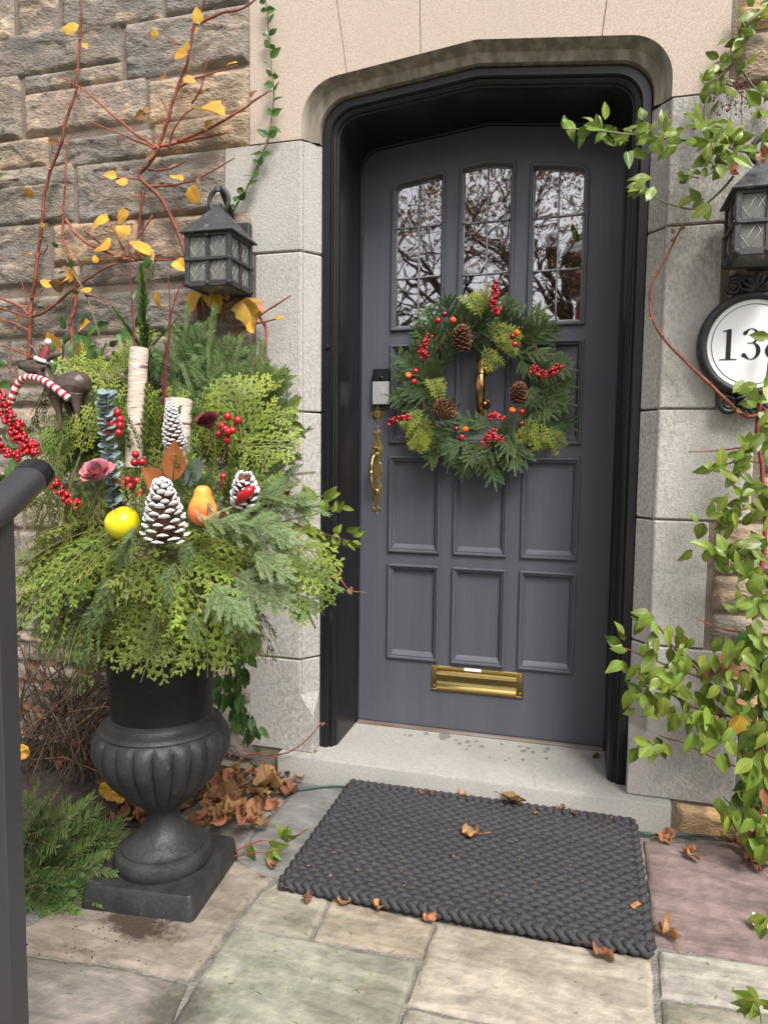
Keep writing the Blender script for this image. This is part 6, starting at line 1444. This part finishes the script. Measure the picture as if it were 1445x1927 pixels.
# evergreen shoots round the urn
lv = cluster(530,775,7,9,.05,.065,-.6,20)+cluster(515,715,4,7,.045,.06,-.55,40)+cluster(545,800,5,8,.045,.06,-.6,-20)+cluster(490,700,5,9,.045,.06,-.55)+cluster(520,740,5,8,.04,.055,-.55)+cluster(525,870,4,6,.03,.04,-.6,60)+cluster(535,890,4,6,.035,.045,-.6)
vine('evergreen shoots with oval leaves poking out on the door side of the urn', 'shrub', [([(440,900,-.7),(480,800,-.62),(510,740,-.58),(530,700,-.55)], .003),([(480,800,-.62),(530,790,-.6),(560,770,-.6)], .0025),([(470,930,-.7),(520,890,-.62),(530,860,-.6)], .0025)], lv, 'greenstem', ('leafdark',), -.6, name='evergreen_shrub', nodes=False)
lv = cluster(630,955,6,9,.03,.05,-.85,30)+cluster(610,1010,6,12,.035,.055,-.85)+cluster(640,1010,6,10,.035,.05,-.85,-20)+cluster(655,1020,4,6,.03,.045,-.85,-50)+cluster(615,1035,5,9,.04,.05,-.85,-70)+cluster(590,990,5,10,.04,.055,-.85)+cluster(600,940,5,10,.04,.055,-.85)+cluster(570,930,5,10,.04,.055,-.85)
vine('long evergreen sprig from the urn reaching in front of the door frame', 'sprig', [([(470,1000,-.95),(540,980,-.9),(600,965,-.86),(645,950,-.85)], .003),([(540,980,-.9),(610,1005,-.86),(660,1018,-.85)], .0025),([(520,985,-.9),(590,1010,-.87),(615,1030,-.85)], .0022)], lv, 'brownstem', ('leafdark',), -.88, name='evergreen_sprig', nodes=False)
lv = fill([(400,1190),(480,1190),(455,1280),(470,1330),(495,1370),(480,1400),(440,1350),(400,1300)], 62, .045, .07, -.75, -.55, 'leafdark')
vine('hanging evergreen shoots with broad dark leaves beside the urn neck', 'shrub', [([(430,1150,-.7),(425,1250,-.68),(445,1310,-.66),(480,1390,-.64)], .003),([(430,1150,-.7),(460,1220,-.68),(450,1290,-.67)], .0025)], lv, 'greenstem', ('leafdark',), -.68, name='evergreen_shrub', nodes=False)
lv = fill([(250,480),(300,470),(305,560),(300,640),(230,640),(240,560)], 14, .045, .065, -.52, -.42, 'leafdark')+fill([(100,620),(240,610),(300,650),(280,720),(100,700)], 40, .045, .07, -.6, -.45, 'leafdark')+fill([(0,780),(40,780),(30,900),(0,900)], 14, .05, .07, -.8, -.6, 'leafdark')
vine('dark green leafy evergreen against the wall behind the upright fir tip', 'shrub', [([(260,900,-.5),(265,700,-.46),(270,580,-.45),(280,480,-.43)], .004),([(260,900,-.5),(180,700,-.5),(130,630,-.48)], .003),([(200,900,-.6),(60,860,-.7),(10,800,-.7)], .003)], lv, 'brownstem', ('leafdark',), -.45, name='evergreen_shrub', nodes=False)
lv = cluster(515,1590,7,8,.05,.065,-.85,-80)+cluster(530,1580,5,7,.05,.065,-.85,40)+[(472,1588,-80,.055,.035,-.86,'leaf')]
vine('small green leafy sprig lying on the paving left of the mat', 'sprig', [([(440,1602,-.87),(470,1590,-.86),(500,1582,-.86),(535,1590,-.85)], .0022),([(540,1585,-.85),(560,1572,-.85),(580,1560,-.84)], .0018),([(440,1612,-.88),(480,1606,-.88),(530,1600,-.87)], .0018)], lv, 'stem', ('leaf',), -.86, name='fallen_sprig', nodes=False)
lv = cluster(1425,1890,9,11,.04,.055,-1.36)+cluster(1440,1725,5,9,.04,.05,-.95)
vine('small green seedling with oval leaves at the bottom right corner', 'plant', [([(1435,1935,-1.36),(1430,1905,-1.36),(1420,1880,-1.37)], .002),([(1460,1745,-.95),(1445,1730,-.95)], .002)], lv, 'greenstem', ('leaf',), -1.36, name='seedling', nodes=False)
vine('thin russet twig with two curled leaves crossing the door frame by the urn', 'twig', [([(600,1060,-.9),(635,1085,-.9),(655,1108,-.9),(690,1115,-.9)], .0014)], [(632,1085,-50,.02,.012,-.9,'leafbrown'),(636,1080,40,.022,.012,-.9,'leafbrown'),(656,1108,-60,.018,.014,-.9,'leafbrown'),(658,1108,30,.014,.01,-.9,'leafbrown')], name='dry_twig')
vine('reddish runner lying over the leaf heap and up the foot of the left jamb', 'twig', [([(390,1480,-.5),(440,1440,-.42),(470,1420,-.4),(510,1422,-.385),(545,1415,-.385),(580,1390,-.37),(605,1360,-.34)], .003),([(430,1425,-.45),(445,1415,-.42),(470,1415,-.4)], .002)], [(605,1365,40,.02,.012,-.35,'leafbrown'),(590,1415,20,.022,.014,-.38,'leafbrown'),(480,1412,20,.03,.02,-.41,'leafdark'),(455,1440,170,.04,.028,-.42,'leafdark'),(470,1438,-10,.04,.028,-.42,'leafdark')], name='dry_twig')
# yew at the bottom left
yw = thing('yew_shrub', 'bright green yew boughs growing low between the handrail post and the urn', 'shrub', gr(60,1660))
for u, v, u2, v2, y0, y1 in ((30,1650,95,1475,-1.12,-1.12),(30,1660,140,1500,-1.1,-1.15),(60,1640,262,1565,-1.0,-1.0),(60,1650,200,1640,-1.1,-1.15),(50,1650,150,1715,-1.15,-1.2),(50,1640,90,1725,-1.15,-1.22),(30,1600,60,1480,-1.05,-1.05),(70,1640,180,1690,-1.1,-1.18),(90,1640,220,1545,-.95,-.95),(30,1690,110,1650,-1.2,-1.25)):
    p, q = at(u, v, y0), at(u2, v2, y1); p.z = max(p.z, PZ+.03); q.z = max(q.z, PZ+.015); me = rg.choice(YEW); d = q-p
    o = inst(me, 'branch', frame(p, d, (0,-.5,1), d.length/max(x.co.x for x in me.vertices)*1.05, rg.uniform(-.4,.4)), yw); o.location = Vector(o.location)-Vector(yw.location)
b = MB(); b.tube([(-.03,0,-.02),(0,0,.02),(.03,.02,.06)], [.008,.007,.004], 6); b.build('stem', M['brownstem'], yw)
# tangle of dry stems behind the urn
dt = thing('dead_shrub', 'tangle of bare brown stems against the wall in the shade behind the urn', 'dead plant', gr(120,1500)); r0 = Vector(dt.location)
b = MB()
for i in range(120):
    b.cur = rt(.3,.95,.1); u, v = rg.uniform(20,200), rg.uniform(1380,1500); a = at(u, v, -.6+rg.uniform(-.15,.15)); a.z = max(a.z, PZ)  # brown stems, tinted darker to stand in for the shade behind the urn
    e = at(rg.uniform(0,330), rg.uniform(1200,1330), -.45+rg.uniform(-.05,.12)); m_ = (a+e)/2+Vector((rg.uniform(-.08,.08),rg.uniform(-.05,.05),rg.uniform(-.04,.08)))
    b.tube([x-r0 for x in smooth_path([a, m_, e], 5)], [rg.uniform(.0012,.0035)]*11, 5)
for i in range(60): u, v = rg.uniform(30,330), rg.uniform(1230,1480); b.cur = rt(.6,1.6,.2); leaf(b, at(u, v, -.5+rg.uniform(-.1,.1))-r0, (rg.uniform(-1,1),-.3,rg.uniform(-1,.5)), (0,-1,.3), rg.uniform(.03,.06), .03, (1.3,.9,.8), .3, .3, 5, .03, 'heart')
for (P) in ([(100,1420),(140,1370),(200,1322)],[(130,1340),(200,1330),(260,1345)],[(60,1430),(120,1425),(190,1455)]): b.cur = (2.4,2.2,1.3); b.tube([at(u, v, -.62)-r0 for u, v in P], .0018, 5)
b.build('stems', M['brownstem'], dt)

# ------------------------------------------------------------------ across the street, seen only in the window panes
def tree(x, y, h, seed, lab, dens):
    g = random.Random(seed); t = thing('street_tree', lab, 'tree', (x, y, PZ)); tb, cb_ = MB(), MB()
    def grow(p, d, l, r, lev):
        n = 4; P = [p]
        for i in range(n): d = (d+Vector((g.uniform(-.2,.2),g.uniform(-.2,.2),g.uniform(-.1,.16)))).normalized(); P.append(P[-1]+d*l/n)
        tb.tube(P, [r*(1-.45*i/n) for i in range(n+1)], 6 if lev < 3 else 3, False)
        if lev >= 4:
            for _ in range(dens):
                q = P[-1]+Vector((g.gauss(0,.25),g.gauss(0,.25),g.gauss(0,.25)))
                cb_.cur = rt(.6,1.5,.25); a = Vector((g.uniform(-1,1),g.uniform(-1,1),g.uniform(-1,1)))*.055; b2 = Vector((g.uniform(-1,1),g.uniform(-1,1),g.uniform(-1,1)))*.045
                cb_.poly([q-a, q+b2, q+a, q-b2])
        if lev < 7:
            for k in range(3 if lev < 3 else 2):
                a = g.uniform(0,6.28); s = Vector((math.cos(a), math.sin(a), 0)); f = g.uniform(.55,1)
                grow(P[max(1,int(f*n))], (d*g.uniform(.55,.9)+s*g.uniform(.5,.9)).normalized(), l*g.uniform(.62,.82), r*.555, lev+1)
    grow(Vector((0,0,0)), Vector((0,0,1)), h*.40, h*.015, 0)
    tb.build('trunk', M['brownstem'], t); cb_.build('crown', M['leafbrown'], t, smooth=False)
tree(-4.6, -19, 13, 4, 'bare branched autumn tree across the street, mirrored in the panes', 2)
tree(.4, -20, 14, 8, 'tall russet leaved street tree mirrored in the right hand panes', 7)
tree(-1.9, -18, 12, 23, 'slender bare street tree mirrored in the middle panes', 2)
tree(-8.5, -23, 13, 15, 'distant thin street tree mirrored in the left hand panes', 2)
bh = thing('brick_house', 'red brick house across the street, mirrored in the right hand panes', 'house', (5.0,-27,PZ))
M['brick'] = mat('red brick', (.42,.13,.07), (.3,.09,.05), .9, 4)
b = MB(); b.box((-5.2,-4,0),(5,4,8.2)); b.build('wall', M['brick'], bh, smooth=False)
b = MB(); b.loft([[(-5.9,-4.4,8.2),(5.4,-4.4,8.2),(5.4,4.4,8.2),(-5.9,4.4,8.2)],[(-5.9,-.1,10),(5.4,-.1,10),(5.4,.1,10),(-5.9,.1,10)]], True, True); b.build('roof', M['roofmetal'], bh, smooth=False)
for x in (-2.6,.4,3.2):
    for z in (1,4):
        b = MB(); b.box((x-.55,3.98,z),(x+.55,4.06,z+1.5)); b.build('window', M['enamel'], bh, smooth=False)
wi = thing('power_line', 'dark overhead wires strung along the street, mirrored in the panes', 'power line', (0,-11,PZ))
for k, z in enumerate((3.9,4.35,5.05,5.6)):
    b = MB(); b.tube([(-25,-.3*k,z+.5),(0,-.3*k,z),(25,-.3*k,z+.55)], .010, 6); b.build('wire', M['ink'], wi)
